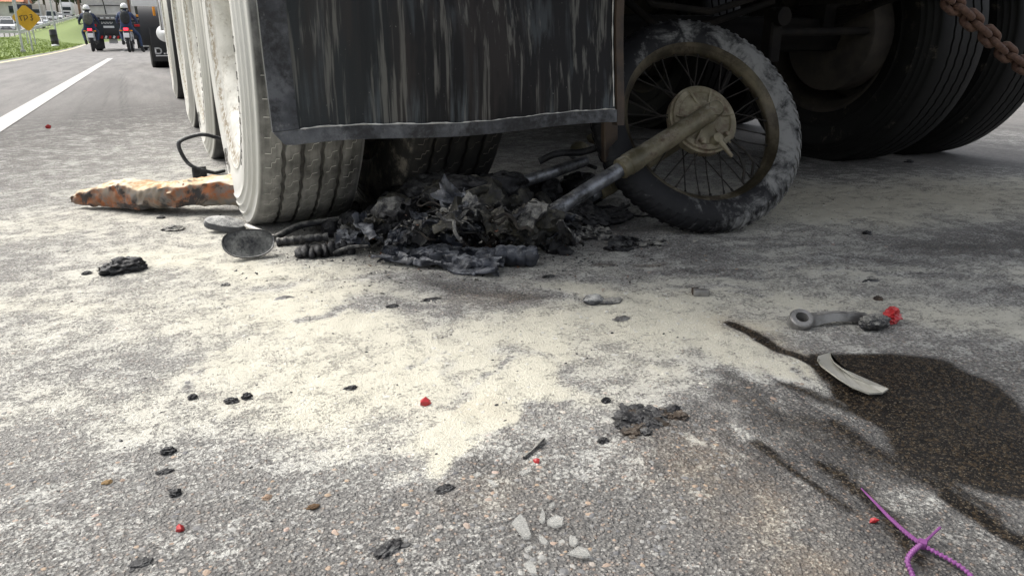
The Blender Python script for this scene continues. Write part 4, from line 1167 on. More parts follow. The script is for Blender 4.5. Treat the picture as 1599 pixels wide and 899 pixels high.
for a_, b_, r_ in (((560, 350, .04), (625, 338, .055), .008), ((590, 380, .02), (655, 372, .03), .007), ((690, 300, .12), (735, 340, .05), .006), ((755, 345, .06), (790, 385, .015), .007), ((820, 345, .04), (870, 372, .012), .006), ((640, 310, .10), (690, 296, .13), .007), ((845, 330, .05), (915, 345, .02), .008), ((520, 395, .01), (575, 385, .02), .005)):
    tube_part('burnt_rod', [GB(*a_), (GB(*a_) + GB(*b_)) / 2 + Vector((0, 0, .006)), GB(*b_)], r_, M['char_dusty'], 8)
# burnt wires and cables hanging through the heap
for k in range(64):
    px = random.uniform(560, 880); py = 340 - 45 * math.sin((px - 560) / 300 * 3.1) + random.uniform(-5, 40)
    h0 = max(.01, .13 * math.sin((px - 560) / 300 * 3.1) * random.uniform(.6, 1.15))
    p = GB(px, py, h0); pts = [p]
    a = random.uniform(0, 6.28)
    for j in range(6):
        a += random.uniform(-1.2, 1.2); p = p + Vector((math.cos(a) * .018, math.sin(a) * .018, random.uniform(-.018, .012))); p.z = max(p.z, .004); pts.append(p)
    MB().tube(smooth_path(pts, 4), random.uniform(.0013, .0042), 5).build('burnt_wire', M['wire'] if k % 5 else M['char_dusty'], bike)
tube_part('bare_copper_wire', [GB(560, 372, .012), GB(590, 372, .02), GB(622, 360, .03)], .0016, M['copper'], 5)
# cable and lever bits behind the fork
tube_part('control_cable', [GB(862, 240, .10), GB(880, 236, .12), GB(900, 250, .12), GB(930, 262, .12)], .006, M['char'])
lumps('fork_bracket', [(905, 232, .17, (.035, .02, .02)), (930, 215, .19, (.025, .02, .018))], M['hub'], 3, amp=.3)
lumps('charred_lump', [(915, 325, .03, (.018, .02, .045)), (880, 330, .02, (.05, .02, .014)), (955, 322, .02, (.05, .03, .02)), (1005, 330, .012, (.05, .03, .012))], M['char_dusty'], 3)
# thousands of flakes of char, ash and melted crumbs on the heap (uncountable)
def flakes():
    n = 2400
    px = rng.uniform(560, 870, n); env = np.sin(np.clip((px - 545) / 330, 0, 1) * math.pi)
    v = rng.random(n)
    mbv, mbf = [], []
    for i in range(n):
        h = .125 * env[i] * v[i] ** .8 + .004; py = 372 - 60 * env[i] * v[i] + random.uniform(-22, 22)
        p = GB(px[i], py, max(.004, h + random.uniform(-.012, .012)))
        s = .0016 + .0065 * random.random() ** 3
        k = len(mbv)
        pts = [Vector((random.uniform(-1, 1), random.uniform(-1, 1), random.uniform(-.7, .7))) * s for _ in range(4)]
        mbv += [tuple(p + q) for q in pts]; mbf += [(k, k + 1, k + 2), (k, k + 2, k + 3), (k, k + 3, k + 1), (k + 1, k + 3, k + 2)]
    for i in range(2600):   # crumbs on the road round it
        qx, qy = random.gauss(730, 190), random.gauss(392, 26)
        if qy < 335 or not 330 < qx < 1100: continue
        p = GB(qx, qy, .002); s = .0012 + .0055 * random.random() ** 3; k = len(mbv)
        pts = [Vector((random.uniform(-1, 1), random.uniform(-1, 1), random.uniform(-.3, .8))) * s for _ in range(4)]
        mbv += [tuple(p + q) for q in pts]; mbf += [(k, k + 1, k + 2), (k, k + 2, k + 3), (k, k + 3, k + 1), (k + 1, k + 3, k + 2)]
    m, t, b = new_mat('ash_flakes'); N = NT(t)
    r = N.n('ShaderNodeNewGeometry').outputs['Random Per Island']; rr = N.n('ShaderNodeValToRGB'); N.l(r, rr.inputs[0])
    e = rr.color_ramp.elements; e[0].color = (.012, .012, .013, 1); e[1].color = (.05, .05, .052, 1); e[1].position = .6
    for q, cc in ((.8, (.13, .125, .11)), (.93, (.40, .385, .33)), (.975, (.16, .075, .045))): el = e.new(q); el.color = (*cc, 1)
    N.l(rr.outputs[0], b.inputs['Base Color']); b.inputs['Roughness'].default_value = .55
    o = MB().add(mbv, mbf).build('ash_flakes', m, bike, False); kind(o, 'stuff')
flakes()

# ------------------------------------------------------------------ scorched slab lying half under the rear tyre
def slab():
    root = thing('scorched_slab', 'long scorched slab with cream top and rust orange side pinned under the white tyre', 'burnt slab', tuple(G(240, 335)))
    a, b = G(112, 326), G(392, 338); ax = (b - a); L = ax.length; ax.normalize(); nr = Vector((-ax.y, ax.x, 0))
    n = 60; ring = 26
    vs, fs = [], []
    prof = [(-.48, .06), (-.52, .30), (-.51, .62), (-.46, .84), (-.36, .92), (-.1, .97), (.15, 1.0), (.4, .93), (.5, .7), (.5, .3), (.42, .02), (.1, -.03), (-.2, 0.0), (-.42, .02)]
    m = len(prof)
    for i in range(n):
        t = i / (n - 1)
        w = .012 + .10 * (min(1, t / .42)) ** .75 - .02 * max(0, t - .7)
        h = .016 + .066 * min(1, t / .34) ** .9 + .009 * math.sin(t * 9) + .008 * math.sin(t * 4 + 1)
        z0 = .006 + .020 * max(0, math.sin((t - .42) * 4.6)) * (t > .42) + .012 * max(0, .14 - t) / .14
        c = a + ax * (L * t) + nr * (.045 * t + .012 * math.sin(t * 8))
        for (y, z) in prof:
            q = c + nr * y * w + Vector((0, 0, z0 + z * h)); vs.append(q)
        if i:
            for j in range(m): fs.append(((i - 1) * m + j, (i - 1) * m + (j + 1) % m, i * m + (j + 1) % m, i * m + j))
    fs += [tuple(range(m - 1, -1, -1)), tuple((n - 1) * m + j for j in range(m))]
    mb = MB().add(vs, fs)
    me = bpy.data.meshes.new('slab_body'); me.from_pydata(mb.v, [], mb.f)
    bm = bmesh.new(); bm.from_mesh(me); bmesh.ops.subdivide_edges(bm, edges=bm.edges, cuts=1, use_grid_fill=True); bm.normal_update()
    P = np.array([v.co for v in bm.verts]); d = fbm(P * 28, 4, 3, .6) * .005 + (1 - np.abs(fbm(P * np.array([9, 60, 60]), 4, 6)) * 2.4) * .0065
    for v, q in zip(bm.verts, d): v.co += v.normal * float(q)
    bm.to_mesh(me); bm.free()
    m_, t_, b_ = new_mat('scorched_foam'); N = NT(t_); p = N.pos(); nz = N.normal_z()
    n1 = N.noise(p, 11, 6, .62, .4); n2 = N.noise(p, 34, 6, .65, .5); tx = N.n('ShaderNodeSeparateXYZ'); N.l(p, tx.inputs[0])
    side = N.mix(N.step(n1, .40, .60), (.17, .14, .105), (.27, .085, .024))
    side = N.mix(N.step(n2, .46, .62, 0, .8), side, (.13, .125, .115))
    top = N.mix(N.step(n2, .35, .65), (.60, .51, .35), (.42, .22, .085))
    top = N.mix(N.step(n1, .46, .62, 0, .8), top, (.62, .58, .47))
    col = N.mix(N.step(nz, .50, .85), side, top)
    char = N.step(N.math('ADD', N.noise(p, 9, 7, .68, .6), N.math('MULTIPLY', N.step(nz, -.2, .6), -.13)), .47, .56)
    col = N.mix(N.math('MULTIPLY', char, .93), col, (.02, .02, .022))
    col = N.mix(N.step(tx.outputs[0], -.275, -.235, .9, 0), col, (.04, .034, .032))
    N.l(col, b_.inputs['Base Color']); b_.inputs['Roughness'].default_value = .7
    N.bump(N.math('ADD', n2, N.math('MULTIPLY', N.noise(p, 120, 5, .7), .5)), .6, .004, b_)
    link('slab_body', me, m_, root, True, 60)
slab()
# bent steel bar standing behind it
by = G(335, 276).y
bar = thing('bent_bar', 'bent dark grey steel bar standing up behind the scorched slab', 'metal bar', tuple(G(330, 275)))
pts = [atY(362, 222, by + .06), atY(335, 214, by + .03), atY(316, 210, by), atY(296, 214, by - .01), atY(282, 220, by - .015), atY(279, 228, by - .015), atY(287, 246, by), atY(298, 258, by), atY(318, 266, by), atY(336, 274, by + .02), atY(352, 284, by + .05)]
for q in pts: q.z = max(q.z, .012)
MB().tube(smooth_path(pts, 6), .0072, 10).build('bar', M['mirror_shell'], bar)
c = atY(311, 266, by); mb = MB(); mb.box((c.x, c.y, max(c.z - .012, .02)), (.05, .012, .04), .2, .004); mb.build('welded_tab', M['char_dusty'], bar)

# ------------------------------------------------------------------ small things scattered on the road
def debris(name, px, py, s, label, cat, mat, h=None, seed=None, amp=.4, rz=0.0, group=None, sub=3, ridge=.7):
    mb = MB(); c = G(px, py); big = max(s) > .025
    if not big: s = (s[0] * .85, s[1] * .85, s[2] * .75); amp = max(amp, .6); sub = 4
    sd_ = seed if seed is not None else int(px * 3 + py)
    lump(mb, (0, 0, (h if h is not None else s[2] * .6)), s, sd_, sub, amp, 1.7 if big else 2.1, max(ridge, .9), rz, 0, 0.0)
    if not big:
        for q in range(3): lump(mb, (random.uniform(-1, 1) * s[0] * 1.1, random.uniform(-1, 1) * s[1] * 1.2, s[2] * .2), (s[0] * .4, s[1] * .4, s[2] * .5), sd_ + q, 2, .6, 2, 1, q, 0, 0.0)
    o = mb.build(name, mat, None, True, 55); o.location = c
    return tag(o, label, cat, group)
debris('charred_lump', 193, 424, (.038, .024, .017), 'large ragged black charred lump on the powdered road left of the mirror', 'charred debris', M['char'], seed=3, sub=4, amp=.55, ridge=1)
debris('charred_crumb', 136, 429, (.010, .008, .006), 'small black crumb just left of the large ragged charred lump', 'charred debris', M['char'])
debris('charred_lump', 270, 360, (.025, .018, .009), 'flat dusty black lump between the scorched slab and the mirror', 'charred debris', M['char_dusty'], amp=.5)
debris('charred_crumb', 252, 341, (.010, .008, .005), 'small dark crumb under the front edge of the scorched slab', 'charred debris', M['char'])
debris('charred_lump', 165, 301, (.030, .015, .010), 'black crust lying on the road behind the left end of the scorched slab', 'charred debris', M['char'], amp=.5)
debris('charred_lump', 607, 857, (.017, .008, .0035), 'flat black smear-like lump near the bottom edge left of the glass shards', 'charred debris', M['char'], rz=.5, amp=.5)
debris('charred_lump', 694, 766, (.011, .007, .004), 'black lump below the bright white powder patch', 'charred debris', M['char'], amp=.55)
debris('charred_crumb', 263, 706, (.008, .006, .005), 'upper black crumb of the two on the grey asphalt at left', 'charred debris', M['char'])
debris('charred_crumb', 274, 772, (.006, .006, .005), 'black crumb above the small red fragment at lower left', 'charred debris', M['char'])
debris('charred_crumb', 257, 738, (.009, .005, .003), 'flat dark flake on the asphalt above the red fragment at lower left', 'charred debris', M['char'])
debris('charred_crumb', 361, 628, (.009, .006, .005), 'left black crumb of the pair on powder left of centre', 'charred debris', M['char'])
debris('charred_crumb', 386, 622, (.007, .006, .006), 'right black crumb of the pair on powder left of centre', 'charred debris', M['char'])
debris('charred_crumb', 548, 609, (.010, .006, .005), 'dark crumb on white powder up and left of the red cap', 'charred debris', M['char'])
debris('charred_crumb', 301, 621, (.006, .005, .004), 'lone dark crumb left of the pair of crumbs on thin powder', 'charred debris', M['char'])
debris('charred_crumb', 220, 880, (.010, .006, .0025), 'flat dark flake at the bottom edge below the small red fragment', 'charred debris', M['char'])
debris('charred_crumb', 353, 447, (.009, .007, .005), 'dark crumb on cream powder below the mirror', 'charred debris', M['char_dusty'])
debris('metal_washer', 444, 468, (.018, .015, .004), 'flat bluish metal disc on the powder below the charred block', 'metal disc', M['steel_grey'], amp=.15)
debris('charred_flake', 671, 469, (.022, .009, .003), 'flat black flake on the powder below the melted panel', 'charred debris', M['char'], amp=.4)
debris('charred_flake', 612, 479, (.012, .007, .003), 'small black flake left of the larger flat flake below the melted panel', 'charred debris', M['char'], amp=.4)
debris('charred_flake', 856, 433, (.014, .008, .003), 'thin dark flake right of the melted panel tip', 'charred debris', M['char'])
debris('grey_chip', 970, 501, (.015, .009, .006), 'grey angular chip sticking up from the white powder', 'metal chip', M['steel_grey'], amp=.6, ridge=1)
debris('brown_chip', 1371, 468, (.009, .007, .006), 'small dark brown chip above the metal pedal arm', 'chip', M['brown_steel'])
debris('black_flake', 1358, 440, (.022, .010, .003), 'oval black flake on thin powder far above the pedal arm', 'charred debris', M['char'], amp=.25)
debris('charred_crumb', 1353, 366, (.011, .009, .007), 'small dark nub on the dusty road in the trailer shade', 'charred debris', M['char'])
debris('charred_crumb', 1420, 254, (.014, .012, .010), 'dark crumb under the right rear tyre on shaded dust', 'charred debris', M['char'])
debris('stone', 417, 778, (.0055, .0045, .003), 'tan pebble lying loose on asphalt between the red fragment and the powder patch', 'pebble', plain('tan_stone', (.28, .20, .14), .9, var=.35, scale=300))
debris('stone', 168, 755, (.0055, .004, .003), 'ochre pebble lying loose on the grey asphalt at lower left', 'pebble', plain('ochre_stone', (.24, .16, .075), .9, var=.35, scale=300))
debris('stone', 490, 792, (.006, .0045, .0025), 'brown rusty pebble on asphalt left of the glass shards', 'pebble', plain('brown_stone', (.10, .06, .03), .9, var=.4, scale=300))
for k, (px, py, s, lb) in enumerate([(665, 633, .0085, 'bright red plastic cap fragment on white powder near the centre'), (282, 828, .0052, 'small bright red fragment on grey asphalt at lower left'), (1364, 815, .005, 'tiny red fragment left of the purple zip tie'), (76, 201, .014, 'dark red fragment far up the road near the lane line'), (838, 722, .004, 'tiny dull red speck above the glass shards')]):
    mb = MB(); v, f = ico(1)
    rr = np.random.default_rng(90 + k); mb.add(v * (1 + .7 * (rr.random((len(v), 1)) - .5)) * np.array([1.15, .8, .85]) * s + np.array([0, 0, s * .6]), f)
    o = mb.build('red_fragment', M['red'], None, False); o.location = G(px, py); o.rotation_euler = (0, 0, k * 1.3)
    tag(o, lb, 'red fragment', None)
# powdered melted scrap
t = thing('melted_scrap', 'white dusted melted scrap with a dark curled end lying on powder below the wheel', 'melted scrap', tuple(G(938, 468)))
mb = MB(); lump(mb, G(926, 468, .007), (.020, .018, .009), 71, 3, .35, 1.4, .6, 0, 0, 0); mb.build('dusted_lump', M['mirror_shell'], t)
mb = MB(); lump(mb, G(952, 470, .004), (.022, .012, .005), 72, 3, .5, 1.8, .9, 0, 0, 0); mb.build('curled_end', M['char_dusty'], t)
# grey metal block
t = thing('metal_block', 'small grey brown metal block lying on cream powder right of the wreck', 'metal block', tuple(G(1095, 457)))
c = G(1095, 457, .008); MB().box(tuple(c), (.030, .016, .014), -.5, .002).build('block', M['steel_grey'], t); c = G(1086, 455, .007); MB().box(tuple(c), (.014, .018, .012), -.5, .002).build('lug', M['brown_steel'], t)
# ragged tar lump
t = thing('tar_lump', 'ragged dark brown crust of burnt tar where the powder ends, right of centre', 'burnt crust', tuple(G(1000, 655)))
_rt = random.Random(4)
_cr = [(_rt.gauss(998, 22), 655 + _rt.gauss(0, 9)) for _ in range(34)] + [(1035, 646), (1050, 640), (1062, 650), (968, 662), (985, 676), (978, 640)]
for k, (px, py, s, m_) in enumerate([(x_, y_, (_rt.uniform(.005, .013), _rt.uniform(.004, .010), _rt.uniform(.0018, .0042)), 'crust' if _rt.random() < .3 else 'char') for x_, y_ in _cr]):
    if 'crust' not in M: M['crust'] = worn('brown_crust', (.018, .014, .011), (.06, .042, .028), .8, 0, 60, .7, .002, .15, (.4, .37, .32), 90)
    mb = MB(); lump(mb, G(px, py, s[2] * .4), s, 80 + k, 3, .9, 2.2, 1.2, k, 0, 0.0); mb.build('crust_piece', M[m_], t, True, 60)
debris('charred_crumb', 946, 627, (.006, .005, .005), 'small black crumb just above the ragged tar crust', 'charred debris', M['char'])
debris('charred_crumb', 942, 690, (.007, .005, .004), 'small black crumb below the ragged tar crust', 'charred debris', M['char'])
mb = MB(); mb.tube(smooth_path([G(818, 714, .003), G(832, 702, .004), G(850, 684, .006)], 5), [.0022 + .001 * math.sin(i) for i in range(11)], 6)
tag(mb.build('twig', M['char_dusty'], None), 'thin dark twig lying across thin powder above the glass shards', 'twig')
# the metal pedal arm
pa = thing('pedal_arm', 'grey metal pedal arm with ring end and charred grip with red bits', 'pedal arm', tuple(G(1310, 512)))
e0, e1, e2 = G(1247, 510, 0), G(1296, 508, 0), G(1352, 506, 0)
mb = MB(); mb.lathe([(0, .0105), (0, .021), (.020, .0205), (.0225, .0185), (.0225, .011)], e0 + Vector((0, 0, .003)), (-.25, -.50, 1), 28, close=True); mb.build('ring', M['steel_grey'], pa, True, 35)
ax_ = (e2 - e0); LL = ax_.length; ax_.normalize(); nn = Vector((-ax_.y, ax_.x, 0))
vs, fs = [], []; NB = 24
for i in range(NB + 1):
    t = i / NB; c = e0 + ax_ * (.013 + (LL - .013) * t); arch = math.sin(min(1, max(0, (t - .12) / .8)) * math.pi)
    zt = .022 + .003 * arch - .003 * t; zb_ = .004 + .006 * arch; w = .0045 + .002 * (1 - arch)
    off = nn * (.002 * math.sin(t * 3.1))
    for a_, b_ in ((-w - .004, zb_), (w, zb_), (w + .003, zt), (-w, zt)): q = c + off + nn * a_; vs.append((q.x, q.y, b_))
    if i:
        for j in range(4): fs.append(((i - 1) * 4 + j, (i - 1) * 4 + (j + 1) % 4, i * 4 + (j + 1) % 4, i * 4 + j))
fs += [(3, 2, 1, 0), tuple(len(vs) - 4 + j for j in range(4))]
MB().add(vs, fs).build('bar', M['steel_grey'], pa, True, 40)
mb = MB(); lump(mb, G(1365, 503, .014), (.028, .015, .013), 12, 4, .22, 2.4, 1.1, -.15, 0, 0); mb.build('charred_grip', M['char_dusty'], pa)
mb = MB(); v, f = ico(1); lump(mb, G(1392, 494, .014), (.014, .010, .009), 33, 3, .95, 1.9, 1.1); mb.build('red_end', M['red'], pa, False)
mb = MB(); mb.add(v * np.array([.008, .006, .006]) + np.array(G(1348, 496, .012)), f); mb.build('red_scrap', M['red'], pa, False)
# crescent shard of pale plastic on the oil
M['clear_plastic'] = worn('frosted_plastic', (.30, .295, .255), (.42, .41, .36), .32, 0, 24, .15, .001)
M['clear_plastic'].node_tree.nodes['Principled BSDF'].inputs['Transmission Weight'].default_value = .25
ol = [(1274, 574), (1276, 564), (1285, 559), (1296, 556), (1296, 565), (1300, 578), (1312, 590), (1330, 601), (1355, 609), (1386, 614), (1377, 619), (1356, 622), (1330, 616), (1308, 606), (1290, 593), (1281, 583)]
pts = [G(x, y) for x, y in ol]; ctr = sum(pts, Vector()) / len(pts); n = len(pts); vs, fs = [], []
for zz in (0, .0025):
    for i, p in enumerate(pts): vs.append(p + Vector((0, 0, .004 + zz + .010 * math.sin(i / (n - 1) * math.pi * 2 - 1.0) ** 2)))
fs = []
for i in range(n // 2 - 1 + 1):
    j, k = i, n - 1 - i
    if j + 1 < k: 
        q = (j, j + 1, k - 1, k) if j + 1 != k - 1 else (j, j + 1, k)
        fs.append(q[::-1]); fs.append(tuple(a + n for a in q))
for i in range(n): fs.append((i, (i + 1) % n, n + (i + 1) % n, n + i))
o = MB().add(vs, fs).build('plastic_shard', M['clear_plastic'], None, True, 30); tag(o, 'pale translucent crescent shaped plastic shard lying on the oil stain', 'plastic shard')
# glass shards
m, tt, b = new_mat('lens_glass'); N = NT(tt); b.inputs['Base Color'].default_value = (.50, .50, .47, 1); b.inputs['Roughness'].default_value = .10; b.inputs['Alpha'].default_value = .34; b.inputs['IOR'].default_value = 1.5
N.bump(N.noise(N.pos(), 260, 3), .3, .001, b); M['lens_glass'] = m
SH = [([(798, 826), (812, 813), (820, 820), (830, 840), (827, 845), (818, 846), (808, 836)], 'large curved glass shard, leftmost of the scatter'),
      ([(854, 817), (868, 811), (880, 816), (878, 826), (866, 828), (855, 823)], 'squarish glass shard on the right of the scatter top'),
      ([(841, 818), (847, 800), (851, 810), (851, 819), (846, 822)], 'narrow upright glass splinter beside the squarish shard'),
      ([(885, 871), (903, 858), (917, 862), (923, 874), (908, 876)], 'long flat glass shard at the right end of the scatter'),
      ([(818, 886), (826, 882), (836, 890), (839, 902), (830, 902)], 'curved glass shard cut by the bottom edge of the view'),
      ([(841, 842), (848, 846), (856, 852), (852, 856), (842, 850)], 'small pointed glass shard in the middle of the scatter'),
      ([(889, 842), (899, 845), (903, 852), (897, 858), (888, 853)], 'milky glass fragment above the long flat shard'),
      ([(820, 861), (830, 857), (829, 865), (822, 866)], 'tiny triangular glass chip below the large curved shard'),
      ([(871, 851), (879, 848), (882, 853), (874, 856)], 'tiny whitish glass chip left of the milky fragment'),
      ([(759, 755), (768, 757), (778, 763), (771, 764)], 'slim glass sliver below the powder patch'),
      ([(738, 746), (748, 743), (752, 746), (744, 750)], 'small flat glass chip beside the slim sliver'),
      ([(810, 742), (828, 737), (831, 741), (816, 747)], 'brownish long glass chip above the scatter'),
      ([(856, 795), (866, 788), (866, 794), (860, 799)], 'small triangular glass chip above the squarish shard')]
for ol, lb in SH:
    p = [G(*q) for q in ol]; c = sum(p, Vector()) / len(p); n = len(p)
    tx, ty_ = random.uniform(-.16, .16), random.uniform(-.1, .25)
    lift = .0028 + max(-((q - c).x * tx + (q - c).y * ty_) for q in p)
    loc = [(q.x - c.x, q.y - c.y, (q.x - c.x) * tx + (q.y - c.y) * ty_ + lift) for q in p]
    vs = [*loc, *[(x * .93, y * .93, z + .0022) for x, y, z in loc]]
    fs = [tuple(range(n - 1, -1, -1)), tuple(range(n, 2 * n))] + [(i, (i + 1) % n, n + (i + 1) % n, n + i) for i in range(n)]
    o = MB().add(vs, fs).build('glass_shard', M['lens_glass'], None, False); o.location = (c.x, c.y, 0); tag(o, lb, 'glass shard', 'broken lens glass on the asphalt')
# purple zip tie
zt = thing('zip_tie', 'purple beaded plastic zip tie looped on the asphalt at lower right', 'zip tie', tuple(G(1440, 850)))
def strap(path, r0, r1, bead, mb):
    P = smooth_path(path, 24); L = [0]
    for a, b in zip(P[:-1], P[1:]): L.append(L[-1] + (b - a).length)
    Q, R = [], []
    s = 0
    while s < L[-1]:
        i = max(0, min(len(P) - 2, next(k for k in range(len(L)) if L[k] >= s) - 1)); f = (s - L[i]) / max(1e-9, L[i + 1] - L[i])
        Q.append(P[i].lerp(P[i + 1], f)); u = s / L[-1]; r = r0 + (r1 - r0) * min(1, u * 2.2)
        R.append(r * (1 + (.34 * math.sin(s / bead * 6.283) if bead else 0))); s += (bead or .004) / 6
    mb.tube(Q, R, 7); return mb
hd = G(1440, 850, .006)
mb = strap([G(1345, 762, .003), G(1372, 790, .004), G(1400, 818, .005), hd], .0008, .0019, None, MB()); mb.build('thin_tail', M['purple'], zt)
mb = strap([G(1392, 810, .004), G(1415, 832, .005), hd, G(1460, 861, .006), G(1484, 874, .006), G(1505, 888, .005), G(1518, 905, .004), G(1515, 945, .004), G(1470, 968, .004), G(1436, 930, .004), G(1424, 895, .005), G(1417, 876, .008), G(1424, 862, .010), hd + Vector((0, 0, .002))], .0019, .0022, .0042, MB()); mb.build('beaded_strap', M['purple'], zt)
mb = strap([hd, G(1452, 838, .010), G(1468, 823, .013)], .0022, .0014, None, MB()); mb.build('strap_end', M['purple'], zt)
mb = MB(); mb.box(tuple(hd + Vector((0, 0, .001))), (.009, .008, .007), .7, .0015); mb.build('lock_head', M['purple'], zt)

# ------------------------------------------------------------------ things further up the road
def spot(px, d):
    """ground position under the sight line px at camera depth d"""
    x = (px - 799.5) / FPX * d; fwd = d * (math.cos(PITCH) + 400 / FPX * math.sin(PITCH))
    return x * math.cos(YAW) + fwd * math.sin(YAW), -x * math.sin(YAW) + fwd * math.cos(YAW)
def land(px, d):
    x, y = spot(px, d); return Vector((x, y, verge_z(x, y) + (.03 if x < edge_x(y) else 0)))

# tractor unit beyond the trailer: drive wheels, mudguard, mudflap with white lettering, tank, steps, cab
tractor = thing('truck_tractor', 'dark truck cab unit ahead of the trailer with white rimmed mudguard and lettered mudflap', 'truck', (1.5, 14, 0))
truck_wheel(tractor, .46, 11.3, -1, M['tyre_mid'], M['wheel_white'], ribs=False); truck_wheel(tractor, .81, 11.3, 1, M['tyre_dark'], M['wheel_dark'], ribs=False)
truck_wheel(tractor, 2.6, 11.3, -1, M['tyre_dark'], M['wheel_dark'], ribs=False); truck_wheel(tractor, 2.95, 11.3, 1, M['tyre_dark'], M['wheel_dark'], ribs=False)
truck_wheel(tractor, .22, 15.1, -1, M['tyre_dark'], M['wheel_white'], ribs=False); truck_wheel(tractor, 2.85, 15.1, 1, M['tyre_dark'], M['wheel_dark'], ribs=False)
def arc_guard(y0, r, x0, x1, a0, a1, th, mb):
    N_ = 22; vs, fs = [], []
    for i in range(N_ + 1):
        a = a0 + (a1 - a0) * i / N_
        for x in (x0, x1):
            for rr in (r, r + th): vs.append((x, y0 + math.cos(a) * rr, .5 + math.sin(a) * rr))
    for i in range(N_):
        o = i * 4; q = o + 4
        fs += [(o, q, q + 2, o + 2), (o + 1, o + 3, q + 3, q + 1), (o, o + 1, q + 1, q), (o + 2, q + 2, q + 3, o + 3)]
    fs += [(0, 2, 3, 1), (N_ * 4, N_ * 4 + 1, N_ * 4 + 3, N_ * 4 + 2)]
    return mb.add(vs, fs)
arc_guard(11.3, .60, .25, .98, .15, 3.0, .012, MB()).build('mudguard', M['black_paint'], tractor)
arc_guard(11.3, .60, .235, .252, .15, 3.0, .035, MB()).build('mudguard_edge', M['white_paint'], tractor)
arc_guard(15.1, .60, -.02, .42, .2, 3.35, .014, MB()).build('mudguard', M['black_paint'], tractor)
q0, q1 = atY(233, 48, 14.2), atY(275, 91, 14.2)
MB().box(((q0.x + q1.x) / 2, 14.2, (q0.z + q1.z) / 2), (q1.x - q0.x, .012, q0.z - q1.z + .1), 0, .004).build('mudflap', M['black_paint'], tractor)
mb = MB(); c = atY(244, 87, 14.18); h = .085
def stroke(mb, P, w, d=.004):   # flat letters built as little raised bars
    for a, b in zip(P[:-1], P[1:]):
        a, b = Vector(a), Vector(b); m_ = (a + b) / 2; v = b - a; ang = math.atan2(v.z, v.x)
        mb.box(tuple(m_), (v.length + w * .7, d, w), 0, 0, Matrix.Rotation(-ang, 3, 'Y'))
A_ = lambda x, z: (c.x + x * h, 14.185, c.z + .03 + z * h)
stroke(mb, [A_(0, 0), A_(0, 1), A_(.7, 1), A_(1.0, .75), A_(1.0, .25), A_(.7, 0), A_(0, 0)], .022)
stroke(mb, [A_(1.5, 0), A_(1.62, 0)], .022); stroke(mb, [A_(2.0, 0), A_(2.4, 1), A_(2.8, 0)], .022)
mb.build('flap_lettering', M['white_paint'], tractor, False)['kind'] = 'stuff'
mb = MB(); stroke(mb, [(c.x, 14.185, c.z - .005), (c.x + .55, 14.185, c.z - .005)], .016); mb.build('underline', M['white_paint'], tractor, False)
q = atY(247, 45, 13.2); mb = MB(); mb.lathe([(-.5, 0), (-.3, .10), (-.27, .13), (.27, .13), (.3, .10), (.3, 0)], (q.x + .10, 13.4, .56), (0, 1, 0), 24); mb.build('air_tank', M['white_paint'], tractor)
mb = MB(); mb.lathe([(-.55, 0), (-.55, .28), (-.5, .32), (.5, .32), (.55, .28), (.55, 0)], (.36, 16.4, .72), (0, 1, 0), 24); mb.build('fuel_tank', M['galv'], tractor)
for yy in (16.05, 16.7):
    mb = MB(); mb.lathe([(-.03, .322), (-.03, .330), (.03, .330), (.03, .322)], (.36, yy, .72), (0, 1, 0), 24, close=True); mb.build('tank_strap', M['black_paint'], tractor)
for zz in (.35, .62):
    MB().box((.10, 17.2, zz), (.24, .5, .04), 0, .01).build('cab_step', M['galv'], tractor)
MB().box((1.45, 17.6, 2.0), (2.5, 2.0, 2.5), 0, .12).build('cab', M['black_paint'], tractor)
MB().box((1.45, 14.0, .75), (1.0, 8.0, .25), 0, .02).build('chassis', M['soot'], tractor)
MB().box((.18, 13.95, 1.02), (.55, .06, .10), 0, .01).build('guard_bracket', M['white_paint'], tractor)
q = atY(216, 20, 17.4); MB().box((q.x, 17.4, q.z), (.10, .06, .16), 0, .015).build('marker_lamp', M['orange_lens'], tractor)
q = atY(240, 17, 14.4); MB().box((q.x, 14.4, q.z), (.04, .05, .16), 0, .01).build('side_reflector', M['orange_lens'], tractor)
q = atY(216, 6, 17.2); MB().box((q.x, 17.2, q.z + .2), (.16, .12, .8), 0, .03).build('door_pillar', M['black_paint'], tractor)

# open load truck ahead with a pale tarpaulin between stakes
TY = 36.5
def T(px, py): return atY(px, py, TY)
truck = thing('cargo_truck', 'truck seen from behind with pale tarpaulin load and dark tail, ahead of the riders', 'truck', (T(178, 70).x, TY, 0))
xl, xr = T(131, 40).x, T(228, 40).x
zb = T(170, 26).z; w = xr - xl
vs, fs = [], []
nu, nv = 30, 12
for j in range(nv + 1):
    for i in range(nu + 1):
        u, v = i / nu, j / nv
        vs.append((xl + .06 + (w - .12) * u, TY - .05 - .05 * math.sin(u * 19) * (.3 + v) * .5 - .04 * math.sin(v * 7 + u * 4), zb + .06 + v * 1.9))
for j in range(nv):
    for i in range(nu): k = j * (nu + 1) + i; fs.append((k, k + 1, k + nu + 2, k + nu + 1))
M['tarp'] = worn('pale_tarpaulin', (.50, .48, .45), (.62, .61, .58), .45, 0, 3, .2, .01)
MB().add(vs, fs).build('tarpaulin', M['tarp'], truck)
MB().box(((xl + xr) / 2, TY + 3.1, zb + 1.0), (w - .1, 6, 1.85), 0, .05).build('load', M['tarp'], truck)
M['wood'] = worn('brown_stake_wood', (.16, .09, .06), (.24, .14, .09), .7, 0, 10, .2, .003)
for px in (122, 203, 228):
    q = T(px, 20); MB().box((max(q.x, xl - .05), TY - .12, zb + .85), (.09, .07, 1.9), 0, .01).build('stake', M['wood'], truck)
